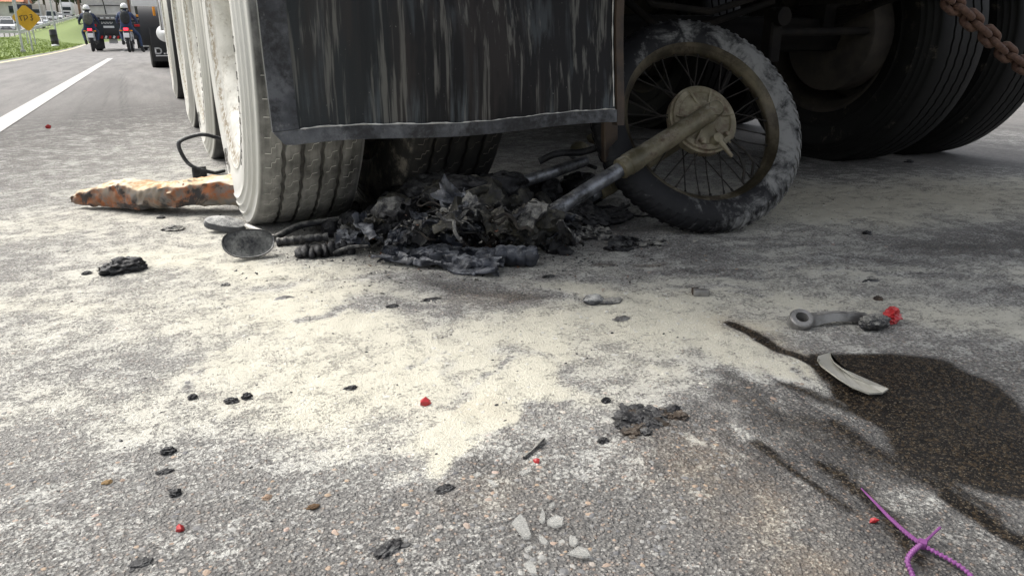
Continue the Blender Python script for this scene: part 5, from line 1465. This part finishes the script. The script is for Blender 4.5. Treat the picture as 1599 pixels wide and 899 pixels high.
mb = MB(); mb.tube([T(159, -3) + Vector((0, -.15, 0)), T(163, 10) + Vector((0, -.17, 0)), T(166, 23) + Vector((0, -.15, 0))], .022, 6); mb.build('rope', M['black_paint'], truck)
mb = MB(); mb.tube([T(132, 10) + Vector((0, -.14, 0)), T(165, 9) + Vector((0, -.16, 0)), T(200, 10) + Vector((0, -.14, 0))], .02, 5); mb.build('rope', M['black_paint'], truck)
MB().box(((xl + xr) / 2, TY, zb - .05), (w, .14, .18), 0, .02).build('tail_beam', M['steel_grey'], truck)
for px in (150, 159, 168, 176): q = T(px, 28.5); MB().box((q.x, TY - .08, q.z), (.13, .02, .05)).build('marker_strip', M['white_paint'], truck)
M['dark_blue'] = plain('dark_blue_black_paint', (.020, .027, .036), .4)
za, zc = T(170, 31).z, T(170, 58).z
MB().box(((xl + xr) / 2, TY + .10, (za + zc) / 2), (w * .86, .1, za - zc), 0, .03).build('rear_panel', M['dark_blue'], truck)
mb = MB()
for k in range(8):     # lettering too small to read
    q = T(158.5 + k * 2.3, 36); hh = .05 + .02 * (k % 3 == 0)
    mb.box((q.x, TY + .045, q.z), (.016, .01, hh * 1.3)); mb.box((q.x + .022, TY + .045, q.z + (.02 if k % 2 else -.03)), (.04, .01, .018))
mb.build('lettering', M['white_paint'], truck, False)['kind'] = 'stuff'
q = T(170, 43); MB().box((q.x, TY + .03, q.z), (.40, .015, .11), 0, .004).build('number_plate', M['white_paint'], truck)
q0, q1 = T(153, 58.5), T(185, 58.5); zz = q0.z
MB().box(((xl + xr) / 2, TY - .05, zz), (w * .82, .08, .14), 0, .01).build('rear_bumper', M['black_paint'], truck)
for k in range(7):
    MB().box((q0.x + k * .15, TY - .10, zz), (.07, .012, .12), 0, 0, Matrix.Rotation(R_(28), 3, 'Y')).build('reflector_stripe', M['white_paint'] if k % 2 == 0 else M['red_lens'], truck)
for px in (146, 214): q = T(px, 40); MB().box((q.x, TY - .02, q.z), (.22, .06, .10), 0, .02).build('tail_lamp', M['red_lens'], truck)
for px in (152, 224):
    q = T(px, 66); mb = MB(); mb.lathe([(-.14, .2), (-.14, .44), (-.10, .49), (.10, .49), (.14, .44), (.14, .2)], (q.x, TY + .9, .49), (1, 0, 0), 32, close=True); mb.build('wheel', M['dark_rubber'], truck)
    MB().box((q.x, TY + .25, .36), (.5, .02, .55), 0, .005).build('mudflap', M['black_paint'], truck)
q = T(177, 64.5); MB().box((q.x, TY + .2, q.z), (.32, .015, .20), 0, .004).build('white_board', M['white_paint'], truck)
mb = MB()
MB().box(((xl + xr) / 2, TY + 4, .75), (w * .4, 8, .3), 0, .02).build('chassis', M['black_paint'], truck)
MB().box(((xl + xr) / 2, TY + 7.2, 1.6), (w * .95, 1.8, 2.2), 0, .15).build('cab', M['white_paint'], truck)

# ------------------------------------------------------------------ two riders on motorcycles, seen from behind
M['denim'] = worn('blue_denim', (.022, .04, .085), (.04, .065, .13), .85, 0, 14, .3, .004)
M['jacket_blue'] = worn('navy_jacket', (.014, .024, .06), (.03, .045, .10), .75, 0, 9, .3, .006)
M['jacket_blue2'] = worn('blue_jacket', (.018, .035, .10), (.035, .06, .15), .7, 0, 9, .3, .006)
M['bag_grey'] = worn('grey_backpack', (.075, .078, .07), (.13, .13, .115), .8, 0, 12, .3, .004)
M['bag_black'] = worn('black_backpack', (.012, .014, .017), (.03, .034, .038), .7, 0, 12, .3, .004)
M['helmet_w'] = plain('white_helmet', (.74, .74, .74), .22)
M['helmet_d'] = plain('dark_helmet_trim', (.02, .02, .022), .4)
def rider_bike(loc, yaw, label, red):
    r = thing('motorcycle', label, 'motorcycle', loc, 'motorcycles ridden up the road', yaw)
    def wheel(y):
        w_ = bpy.data.objects.new('wheel', None); COL.objects.link(w_); w_.empty_display_size = .1; w_.parent = r
        mb = MB(); mb.lathe([(-.04, .235), (-.055, .26), (-.05, .29), (-.02, .31), (.02, .31), (.05, .29), (.055, .26), (.04, .235)], (0, y, .31), (1, 0, 0), 36, close=True); o = mb.build('tyre', M['dark_rubber']); o.parent = w_
        mb = MB(); mb.lathe([(-.03, .22), (-.035, .24), (.035, .24), (.03, .22)], (0, y, .31), (1, 0, 0), 30, close=True); mb.lathe([(-.05, 0), (-.05, .05), (.05, .05), (.05, 0)], (0, y, .31), (1, 0, 0), 16)
        for k in range(5): mb.tube([(0, y + .05 * math.cos(k * 1.257), .31 + .05 * math.sin(k * 1.257)), (0, y + .225 * math.cos(k * 1.257), .31 + .225 * math.sin(k * 1.257))], .014, 5)
        o = mb.build('rim', M['galv']); o.parent = w_
    wheel(0); wheel(1.30)
    def part(n, mb, m, **k): o = mb.build(n, m, None, **k); o.parent = r; return o
    part('seat', MB().box((0, .28, .80), (.24, .62, .09), 0, .03), M['black_paint'])
    mb = MB(); lump(mb, (0, .72, .86), (.15, .26, .13), 5, 3, .05, 1, 0); part('fuel_tank', mb, red)
    part('tail_cowl', MB().box((0, -.08, .80), (.19, .30, .12), 0, .04), red)
    part('tail_lamp', MB().box((0, -.24, .81), (.15, .03, .085), 0, .02), M['red_lamp'])
    part('rear_mudguard', MB().box((0, -.26, .62), (.15, .05, .30), 0, .015, Matrix.Rotation(R_(-18), 3, 'X')), M['black_paint'])
    part('number_plate', MB().box((0, -.345, .60), (.19, .008, .165), 0, .002, Matrix.Rotation(R_(-14), 3, 'X')), M['white_paint'])
    for s in (-1, 1):
        part('indicator', MB().tube([(s * .07, -.19, .76), (s * .15, -.21, .76)], .008, 6).box((s * .18, -.21, .76), (.07, .05, .045), 0, .012), M['orange_lens'])
        part('shock_absorber', MB().tube([(s * .11, .02, .40), (s * .11, .10, .72)], .028, 8), M['galv'])
        part('fork_leg', MB().tube([(s * .09, 1.30, .31), (s * .09, 1.02, .98)], .024, 8), M['galv'])
        part('mirror', MB().tube([(s * .24, .90, 1.05), (s * .33, .92, 1.22)], .006, 5).box((s * .36, .92, 1.25), (.11, .02, .07), 0, .012), M['black_paint'])
    part('swingarm', MB().box((.09, .3, .33), (.03, .6, .05), 0, .01).box((-.09, .3, .33), (.03, .6, .05), 0, .01).box((0, .58, .35), (.16, .06, .06), 0, .01), M['black_paint'])
    mb = MB(); lump(mb, (0, .62, .48), (.15, .22, .18), 8, 3, .12, 1.6, .6); part('engine', mb, M['steel_grey'])
    part('exhaust', MB().tube([(.12, .75, .35), (.15, .4, .28), (.17, .05, .33), (.18, -.22, .42)], [.02, .02, .042, .04], 10), M['black_paint'])
    part('handlebar', MB().tube([(-.36, .84, 1.02), (-.2, .93, 1.06), (.2, .93, 1.06), (.36, .84, 1.02)], .012, 8), M['black_paint'])
    part('headlamp', MB().box((0, 1.05, .98), (.18, .14, .17), 0, .05), M['black_paint'])
    return r
def rider(loc, yaw, label, jacket, trousers, bag, right_out=False):
    """one continuous skinned body; helmet, backpack, gloves and boots are parts"""
    J = {'pel': (0, .20, .92), 'belly': (0, .23, 1.06), 'chest': (0, .30, 1.27), 'neck': (0, .36, 1.44), 'head': (0, .39, 1.55),
         'lsh': (-.19, .32, 1.36), 'lel': (-.33, .52, 1.14), 'lwr': (-.34, .76, 1.05), 'lhand': (-.335, .83, 1.035),
         'rsh': (.19, .32, 1.36), 'rel': (.33, .52, 1.14), 'rwr': (.34, .76, 1.05), 'rhand': (.335, .83, 1.035),
         'lhip': (-.12, .24, .86), 'lkn': (-.26, .62, .74), 'lan': (-.20, .38, .36), 'ltoe': (-.20, .54, .31),
         'rhip': (.12, .24, .86), 'rkn': (.26, .62, .74), 'ran': (.20, .38, .36), 'rtoe': (.20, .54, .31)}
    if right_out: J.update(rkn=(.36, .52, .60), ran=(.42, .30, .13), rtoe=(.45, .45, .05))
    rad = {'pel': (.17, .13), 'belly': (.165, .12), 'chest': (.185, .125), 'neck': (.062, .06), 'head': (.085, .09), 'sh': (.075, .07), 'el': (.055, .05), 'wr': (.036, .034), 'hand': (.042, .022), 'hip': (.105, .10), 'kn': (.07, .068), 'an': (.048, .048), 'toe': (.042, .034)}
    E_ = [('pel', 'belly'), ('belly', 'chest'), ('chest', 'neck'), ('neck', 'head')]
    for s in 'lr': E_ += [('chest', s + 'sh'), (s + 'sh', s + 'el'), (s + 'el', s + 'wr'), (s + 'wr', s + 'hand'), ('pel', s + 'hip'), (s + 'hip', s + 'kn'), (s + 'kn', s + 'an'), (s + 'an', s + 'toe')]
    ks = list(J); me = bpy.data.meshes.new('body'); me.from_pydata([J[k] for k in ks], [(ks.index(a), ks.index(b)) for a, b in E_], [])
    root = thing('person', label, 'person', loc, 'riders on the motorcycles', yaw)
    o = bpy.data.objects.new('body', me); COL.objects.link(o); o.parent = root
    sk = o.modifiers.new('skin', 'SKIN'); sk.use_smooth_shade = True
    if not me.skin_vertices: pass
    for i, k in enumerate(ks):
        v = me.skin_vertices[0].data[i]; v.radius = rad[k] if k in rad else rad[k[1:]]
        v.use_root = (k == 'pel')
    o.modifiers.new('sub', 'SUBSURF').levels = 1; o.modifiers['sub'].render_levels = 1
    dg = bpy.context.evaluated_depsgraph_get(); ev = o.evaluated_get(dg); nm = bpy.data.meshes.new_from_object(ev)
    o.modifiers.clear(); o.data = nm; nm.name = 'body'
    nm.materials.clear(); nm.materials.append(jacket); nm.materials.append(trousers)
    for p in nm.polygons:
        c_ = p.center; p.use_smooth = True; p.material_index = 1 if (c_.z < .93 and not (abs(c_.x) > .28 and c_.y > .6 and c_.z > .95)) else 0
    def part(n, mb, m, **k): q = mb.build(n, m, None, **k); q.parent = root; return q
    mb = MB(); v, f = ico(4); P = v * np.array([.125, .15, .135]); P[:, 2] = np.where(P[:, 2] < -.09, -.09, P[:, 2]); mb.add(P + np.array([0, .40, 1.60]), f)
    hl = part('helmet', mb, M['helmet_w'])
    mb = MB(); mb.lathe([(-.03, .112), (-.03, .134), (.02, .139), (.022, .115)], (0, .395, 1.535), (0, 0, 1), 30, close=True); b_ = mb.build('helmet_rim', M['helmet_d'], None); b_.parent = hl
    mb = MB(); lump(mb, (0, .12, 1.22), (.17, .095, .24), 9, 4, .06, 1.2, .0)
    bp = part('backpack', mb, bag)
    for s in (-1, 1):
        mb = MB(); mb.tube([(s * .10, .10, 1.42), (s * .12, .22, 1.49), (s * .13, .36, 1.47), (s * .14, .44, 1.34)], .022, 6); q = mb.build('strap', bag if bag is not M['bag_grey'] else M['galv'], None); q.parent = bp
        mb = MB()
        for k in range(4): mb.tube([(s * (.30 + k * .022), .81, 1.045), (s * (.30 + k * .022), .865, 1.048), (s * (.30 + k * .022), .875, 1.022), (s * (.30 + k * .022), .85, 1.005)], .0095, 6)
        mb.tube([(s * .285, .80, 1.03), (s * .275, .83, 1.005), (s * .285, .855, 1.0)], .010, 6); part('glove', mb, M['black_paint'])['kind'] = 'stuff'
        a_, t_ = J[('l' if s < 0 else 'r') + 'an'], J[('l' if s < 0 else 'r') + 'toe']
        mb = MB(); mb.tube([(a_[0], a_[1], a_[2] + .08), a_, (a_[0], a_[1] - .03, a_[2] - .05), (t_[0], t_[1], t_[2] - .005), (t_[0], t_[1] + .05, t_[2])], [.055, .056, .054, .048, .026], 10); part('boot', mb, M['black_paint'])
    return root
pA, pB = G(146, 81), G(203, 82)
rider_bike(tuple(pA), R_(2), 'dark motorcycle with lit red tail lamp, left of the two being ridden away', M['black_paint'])
rider(tuple(pA), R_(2), 'motorcyclist in navy jacket with grey backpack and white helmet, left of the two', M['jacket_blue'], M['denim'], M['bag_grey'])
rider_bike(tuple(pB), R_(-4), 'red tailed motorcycle with amber indicators, ridden close beside the parked truck', M['red'])
rider(tuple(pB), R_(-4), 'motorcyclist in blue jacket with black backpack, right leg held out, beside the parked truck', M['jacket_blue2'], M['denim'], M['bag_black'], True)

# ------------------------------------------------------------------ signs, poles, guard rail and drum on the median
def face_cam(p): return math.atan2(p.x, p.y) * -1
p = land(49, 26); sg = thing('warning_sign', 'yellow diamond road sign with black scrawled TP3 on a slim post', 'road sign', tuple(p))
ctr = atY(41, 28.5, p.y); yaw = R_(12)
Rm = Matrix.Rotation(yaw, 4, 'Z')
def plate(mb, hw, th, off, tilt): 
    for_ = Matrix.Translation(ctr + Vector((0, off, 0))) @ Rm @ Matrix.Rotation(R_(90), 4, 'X')
    k = hw; c_ = .88
    ol = [(k, -k * (1 - c_)), (k, k * (1 - c_)), (k * (1 - c_), k), (-k * (1 - c_), k), (-k, k * (1 - c_)), (-k, -k * (1 - c_)), (-k * (1 - c_), -k), (k * (1 - c_), -k)]
    return mb.prism(ol, th, for_)
plate(MB(), .41, .012, 0, 0).build('sign_plate', M['yellow'], sg, False)
mb = MB(); s = .10
def L3(x, z): v = Rm @ Vector((x, 0, z)); return (ctr.x + v.x, ctr.y + v.y - .016, ctr.z + v.z)
stroke(mb, [L3(-.27, .02), L3(-.10, .08)], .022); stroke(mb, [L3(-.185, .05), L3(-.155, -.09)], .022)
mb.build('letter_T', M['helmet_d'], sg, False).name = 'letter'
mb = MB(); stroke(mb, [L3(-.055, -.10), L3(-.06, .08), L3(.02, .09), L3(.045, .03), L3(.01, -.03), L3(-.05, -.05)], .020); mb.build('letter', M['helmet_d'], sg, False)
mb = MB(); stroke(mb, [L3(.10, .10), L3(.18, .12), L3(.19, .06), L3(.13, .03), L3(.19, -.01), L3(.17, -.07), L3(.09, -.06)], .020); mb.build('letter', M['helmet_d'], sg, False)
MB().tube([(ctr.x, ctr.y + .03, p.z - .1), (ctr.x, ctr.y + .03, ctr.z + .30)], .028, 10).build('post', M['galv'], sg)
p = land(42, 40); bd = thing('dark_sign_board', 'dark navy sign board seen from behind, standing past the yellow diamond sign', 'sign board', tuple(p))
q0, q1 = atY(26, 7, p.y), atY(52, 22, p.y)
MB().box(((q0.x + q1.x) / 2, p.y, (q0.z + q1.z) / 2), (q1.x - q0.x, .04, q0.z - q1.z), .1, .01).build('panel', plain('navy_board', (.022, .024, .05), .5), bd)
for f_ in (.25, .75): MB().tube([(q0.x + (q1.x - q0.x) * f_, p.y + .05, p.z - .1), (q0.x + (q1.x - q0.x) * f_, p.y + .05, q0.z)], .03, 8).build('post', M['galv'], bd)
for k, (px, d, r, lb) in enumerate([(30, 24, .035, 'slim pale pole nearest the camera, left of the yellow sign'), (33, 92, .10, 'tall pale pole just behind the nearest slim pole'), (54, 110, .11, 'tall pale pole rising behind the yellow diamond sign'), (69, 135, .13, 'tall pale pole right of the dark sign board'), (87, 70, .09, 'pale pole standing right beside the black drum'), (103, 150, .13, 'tall pale pole left of the white truck'), (117, 190, .16, 'tall pale pole against the far white truck')]):
    p = land(px, d); t = thing('street_pole', lb, 'pole', tuple(p), 'poles along the median')
    MB().tube([(p.x, p.y, p.z - .1), (p.x, p.y, p.z + 4), (p.x, p.y, p.z + 8.5)], [r, r * .85, r * .6], 10).build('shaft', M['galv'], t)
    MB().box((p.x, p.y, p.z + .05), (r * 4, r * 4, .1), 0, .02).build('base', M['concrete'], t)
    MB().tube([(p.x, p.y, p.z + 8.4), (p.x + .5, p.y, p.z + 8.8), (p.x + 1.3, p.y, p.z + 8.9)], r * .5, 8).build('lamp_arm', M['galv'], t)
p = land(83, 41); t = thing('black_drum', 'upright black plastic drum with pale litter at its foot, standing on the grass', 'drum', tuple(p))
mb = MB(); mb.lathe([(-.05, 0), (-.05, .17), (.0, .185), (.28, .19), (.30, .20), (.32, .19), (.60, .19), (.62, .20), (.64, .19), (.86, .18), (.90, .165), (.90, 0)], p, (-.03, .05, 1), 26); mb.build('drum_shell', M['black_paint'], t, True, 30)
mb = MB(); lump(mb, p + Vector((-.02, -.28, .06)), (.17, .1, .06), 7, 3, .4, 1.8, .8); mb.build('litter', M['white_paint'], t)
# low pale guard rail along the far side of the median
gr = thing('guard_rail', 'low pale concrete and steel rail along the far side of the grass', 'guard rail', (edge_x(90) - 7.4, 90, 1))
def gz(y): x = edge_x(y) - 7.4; return x, verge_z(x, y)
ys = np.linspace(60, 210, 60); vs, fs = [], []
for i, y in enumerate(ys):
    x, z = gz(y)
    for a, b in ((-.03, .42), (.03, .40), (.01, .55), (.03, .70), (-.03, .72)): vs.append((x + a, y, z + b))
    if i:
        for j in range(5): fs.append(((i - 1) * 5 + j, (i - 1) * 5 + (j + 1) % 5, i * 5 + (j + 1) % 5, i * 5 + j))
MB().add(vs, fs).build('rail', M['galv'], gr)
for y in np.arange(62, 208, 4.0):
    x, z = gz(y); MB().box((x - .08, y, z + .3), (.10, .14, .75), 0, .01).build('post', M['concrete'], gr)

# ------------------------------------------------------------------ oncoming traffic on the far carriageway
M['car_white'] = plain('white_car_paint', (.72, .72, .72), .25); M['car_silver'] = plain('silver_car_paint', (.42, .45, .48), .28, .3); M['car_grey'] = plain('pale_grey_paint', (.5, .52, .52), .3)
M['car_beige'] = plain('beige_box', (.42, .39, .34), .6); M['lamp_white'] = plain('clear_headlamp', (.75, .76, .78), .15)
def car(px, d, label, paint, W=1.78, Lg=4.3, H=1.5, van=False, off=0):
    p = land(px, d); r = thing('parked_car' if False else 'car', label, 'car', tuple(p), 'cars queued on the far carriageway')
    def part(n, mb, m, **k): o = mb.build(n, m, None, **k); o.parent = r; return o
    hw = W / 2
    body = [(-.02, .35), (0, .62), (.10, .76), (1.05, .92), (Lg - .5, .95), (Lg - .05, .85), (Lg, .40), (Lg - .2, .28), (.2, .25)]
    vs, fs = [], []
    for x, k in ((-hw, .97), (-hw * .90, 1.0), (hw * .90, 1.0), (hw, .97)):
        for y, z in body: vs.append((x, y + (0 if abs(x) < hw * .95 else .10 * (1 if y < 1 else -1)), z * k))
    n = len(body)
    for s in range(3):
        for j in range(n): fs.append((s * n + j, s * n + (j + 1) % n, (s + 1) * n + (j + 1) % n, (s + 1) * n + j))
    fs += [tuple(range(n)), tuple(range(4 * n - 1, 3 * n - 1, -1))]
    part('body', MB().add(vs, fs), paint)
    c0, c1, c2, c3 = (.7, 1.05, Lg - .15, Lg - .1) if van else (1.0, 1.75, Lg - 1.1, Lg - .4)
    tw = hw * .80
    cab = [(-hw * .93, c0, .90), (hw * .93, c0, .90), (hw * .93, c3, .93), (-hw * .93, c3, .93), (-tw, c1, H), (tw, c1, H), (tw, c2, H), (-tw, c2, H)]
    part('roof', MB().add(cab, [(4, 5, 6, 7), (0, 3, 2, 1), (0, 1, 5, 4), (1, 2, 6, 5), (2, 3, 7, 6), (3, 0, 4, 7)]), paint, smooth=False)
    def lerp(a, b, t): return tuple(a[i] + (b[i] - a[i]) * t for i in range(3))
    w0, w1 = lerp(cab[0], cab[4], .10), lerp(cab[1], cab[5], .10); w2, w3 = lerp(cab[1], cab[5], .88), lerp(cab[0], cab[4], .88)
    k = .93; dy = -.012
    part('windscreen', MB().add([(w0[0] * k, w0[1] + dy, w0[2] + dy * -1), (w1[0] * k, w1[1] + dy, w1[2] - dy), (w2[0] * k, w2[1] + dy, w2[2] - dy), (w3[0] * k, w3[1] + dy, w3[2] - dy)], [(0, 1, 2, 3)]), M['glass_dark'], smooth=False)
    part('grille', MB().box((0, -.02, .58), (W * .5, .04, .14), 0, .01), M['black_paint']); part('lower_intake', MB().box((0, -.03, .38), (W * .7, .05, .10), 0, .01), M['black_paint'])
    part('number_plate', MB().box((0, -.055, .47), (.40, .012, .11)), M['white_paint'])
    for s in (-1, 1):
        part('headlamp', MB().box((s * hw * .74, .05, .68), (.36, .12, .13), s * .25, .03), M['lamp_white'])
        part('door_mirror', MB().box((s * (hw + .06), c0 + .35, 1.0), (.18, .10, .13), 0, .03), paint)
        sw = MB().add([(s * (hw * .935), c0 + .45, .98), (s * (hw * .935), c3 - .35, 1.0), (s * (tw + .035), c2 - .1, H - .10), (s * (tw + .035), c1 + .15, H - .10)], [(0, 1, 2, 3)]); part('side_window', sw, M['glass_dark'], smooth=False)
        for y in (.8, Lg - .8):
            mb = MB(); mb.lathe([(-.1, .0), (-.1, .28), (-.07, .32), (.07, .32), (.1, .28), (.1, 0)], (s * (hw - .10), y, .32), (1, 0, 0), 22); part('wheel', mb, M['dark_rubber'])
    return r
car(11, 96, 'white pickup like car with dark bumper, nearest in the far traffic queue at left', M['car_white'], 1.85, 4.8, 1.62)
car(10, 112, 'pale car right behind the white car at the left edge', M['car_grey'])
car(57, 108, 'white car half hidden behind the yellow diamond sign', M['car_white'])
car(67, 119, 'silver car right of the yellow sign with clear windscreen', M['car_silver'])
car(84, 142, 'white van between two poles in the far traffic queue', M['car_white'], 1.9, 4.8, 1.95, True)
car(95, 150, 'small white car just left of the far white truck', M['car_white'])
car(74, 165, 'pale grey car behind the silver car in the far queue', M['car_grey'])
p = land(63, 150); t = thing('box_truck', 'beige box truck behind the silver car in the far queue', 'truck', tuple(p))
MB().box((p.x, p.y + 3, p.z + 1.9), (2.3, 5.4, 2.2), 0, .05).build('cargo_box', M['car_beige'], t); MB().box((p.x, p.y - .3, p.z + 1.35), (2.1, 1.3, 1.7), 0, .12).build('cab', M['car_beige'], t)
MB().box((p.x, p.y - .97, p.z + 1.65), (1.8, .05, .7), 0, .02).build('windscreen', M['glass_dark'], t); MB().box((p.x, p.y - .97, p.z + .75), (1.9, .06, .3), 0, .02).build('bumper', M['black_paint'], t)
p = land(110, 178); t = thing('white_truck', 'white box truck facing the camera at the far end of the queue', 'truck', tuple(p))
MB().box((p.x, p.y + 4, p.z + 2.0), (2.5, 7, 2.7), 0, .06).build('cargo_box', M['car_white'], t); MB().box((p.x, p.y - .2, p.z + 1.5), (2.3, 1.6, 2.1), 0, .15).build('cab', M['car_white'], t)
MB().box((p.x, p.y - 1.02, p.z + 1.85), (2.0, .06, .75), 0, .03).build('windscreen', M['glass_dark'], t); MB().box((p.x, p.y - 1.02, p.z + .95), (1.3, .06, .35), 0, .02).build('grille', M['black_paint'], t); MB().box((p.x, p.y - 1.03, p.z + .55), (2.2, .1, .28), 0, .03).build('bumper', M['car_grey'], t)
for s in (-1, 1):
    MB().box((p.x + s * .9, p.y - 1.03, p.z + .95), (.3, .08, .2), 0, .03).build('headlamp', M['lamp_white'], t)
    for yy in (.3, 5.5): mb = MB(); mb.lathe([(-.14, 0), (-.14, .42), (-.1, .48), (.1, .48), (.14, .42), (.14, 0)], (p.x + s * 1.0, p.y + yy, p.z + .48), (1, 0, 0), 24); mb.build('wheel', M['dark_rubber'], t)

# ------------------------------------------------------------------ houses and trees on the rising land at the left
M['terracotta'] = worn('terracotta_roof', (.34, .12, .06), (.44, .19, .10), .85, 0, 1.2, .3, .02); M['render'] = worn('pale_render', (.55, .52, .48), (.66, .64, .6), .85, 0, .7, .1, .01)
def hill(x, y):
    t = edge_x(y) - x
    return verge_z(x, y) + (.05 + max(0, min(t, 160) - 17) * .05)
def house(px, d, w, dp, h, rh, label, wall):
    x, y = spot(px, d); z = hill(x, y); r = thing('house', label, 'house', (x, y, z), 'houses on the slope')
    MB().box((x, y, z + h / 2 - .5), (w, dp, h + 1)).build('walls', wall, r, False)
    o = .5; a = [(x - w / 2 - o, y - dp / 2 - o, z + h), (x + w / 2 + o, y - dp / 2 - o, z + h), (x + w / 2 + o, y + dp / 2 + o, z + h), (x - w / 2 - o, y + dp / 2 + o, z + h), (x - w / 2 - o, y, z + h + rh), (x + w / 2 + o, y, z + h + rh)]
    MB().add(a, [(0, 1, 5, 4), (3, 4, 5, 2), (0, 4, 3), (1, 2, 5), (0, 3, 2, 1)]).build('roof', M['terracotta'], r, False)
    for k in range(3):
        wx = x - w / 2 + w * (k + .5) / 3
        if k == 1: MB().box((wx, y - dp / 2 - .02, z + 1.05), (.95, .08, 2.1), 0, .01).build('door', M['wood'], r)
        else:
            MB().box((wx, y - dp / 2 - .02, z + 1.6), (1.5, .06, 1.3), 0, .01).build('window', M['glass_dark'], r); MB().box((wx, y - dp / 2 - .05, z + .88), (1.7, .16, .1)).build('sill', M['concrete'], r)
house(5, 150, 9, 8, 3.0, 1.6, 'pale house with orange tiled roof at the left edge behind the traffic', M['render'])
house(19, 165, 8, 7, 2.9, 1.5, 'second pale house with orange roof, right of the one at the left edge', M['render'])
house(-6, 200, 12, 8, 6.2, 1.8, 'taller pale two storey house up the slope behind the orange roofed houses', M['render'])
def tree(px, d, h, cr, label, c0, c1, seed, thin=1.0, n=1500):
    x, y = spot(px, d); z = hill(x, y) - .3 if x < edge_x(y) - 17 else verge_z(x, y) - .1
    r = thing('tree', label, 'tree', (x, y, z), 'trees on the rising land'); rr = random.Random(seed)
    mb = MB(); top = h * .72
    mb.tube([(x, y, z), (x + .2, y, z + h * .3), (x + .1, y + .2, z + top)], [h * .028, h * .02, h * .006], 9)
    clumps = []
    for k in range(11):
        a = k * 2.4 + rr.random(); q = rr.uniform(.35, .95); e = rr.uniform(.42, .98)
        c = (x + math.cos(a) * cr * q * (1.15 - e * .5), y + math.sin(a) * cr * q * (1.15 - e * .5), z + h * e)
        clumps.append((c, cr * rr.uniform(.26, .46)))
        mb.tube([(x + .1, y, z + h * rr.uniform(.25, .5)), ((x + c[0]) / 2, (y + c[1]) / 2, (z + h * .4 + c[2]) / 2), c], [h * .010, h * .006, h * .002], 5)
    mb.build('trunk', M['bark'], r)
    vs, fs = [], []
    for i in range(n):
        c, s = clumps[rr.randrange(len(clumps))]; v = Vector((rr.gauss(0, 1), rr.gauss(0, 1), rr.gauss(0, 1))).normalized() * s * rr.random() ** .4
        p_ = Vector(c) + Vector((v.x, v.y, v.z * .8)); L = cr * rr.uniform(.05, .11)
        a = Vector((rr.gauss(0, 1), rr.gauss(0, 1), rr.gauss(0, 1))).normalized(); b = a.cross(Vector((rr.gauss(0, 1), rr.gauss(0, 1), .3))).normalized(); k = len(vs)
        vs += [tuple(p_ - a * L), tuple(p_ + b * L * .5), tuple(p_ + a * L), tuple(p_ - b * L * .5)]; fs.append((k, k + 1, k + 2, k + 3))
    m = worn('foliage', c0, c1, .7, 0, .6, 0)
    MB().add(vs, fs).build('crown', m, r, False)
M['bark'] = worn('bark', (.09, .075, .06), (.16, .135, .11), .9, 0, 2, .4, .02)
TR = [(36, 190, 11, 5.5, 'light green tree rising behind the navy sign board', (.10, .15, .03), (.17, .22, .06)), (58, 220, 14, 6, 'dark green tree behind the beige box truck', (.035, .06, .022), (.07, .10, .035)),
      (76, 235, 17, 7, 'tall dark green tree behind the pole beside the drum', (.03, .06, .03), (.06, .095, .04)), (95, 245, 15, 7, 'mid green tree above the small white car', (.045, .075, .025), (.085, .12, .04)),
      (116, 262, 18, 8, 'broad dark green tree behind the far white truck', (.035, .065, .028), (.07, .11, .04)), (136, 275, 18, 8, 'green tree half hidden by the tarpaulin truck', (.04, .07, .028), (.08, .11, .04)),
      (12, 225, 12, 6, 'green tree between the houses at the left edge', (.05, .085, .03), (.09, .13, .045)), (50, 262, 20, 9, 'large distant tree forming the dark green skyline', (.03, .055, .025), (.06, .09, .035)),
      (25, 280, 20, 9, 'large distant tree rising above the orange roofs', (.035, .06, .028), (.07, .1, .04)), (105, 300, 24, 10, 'tallest distant tree at the back of the wood', (.03, .055, .025), (.06, .09, .035)), (-20, 260, 18, 9, 'distant tree at the far left beyond the taller house', (.035, .06, .028), (.07, .1, .04)),
      (160, 300, 22, 10, 'distant tree straight ahead beyond the tarpaulin truck', (.035, .06, .028), (.07, .1, .04))]
for k, a in enumerate(TR): tree(*a, 400 + k)
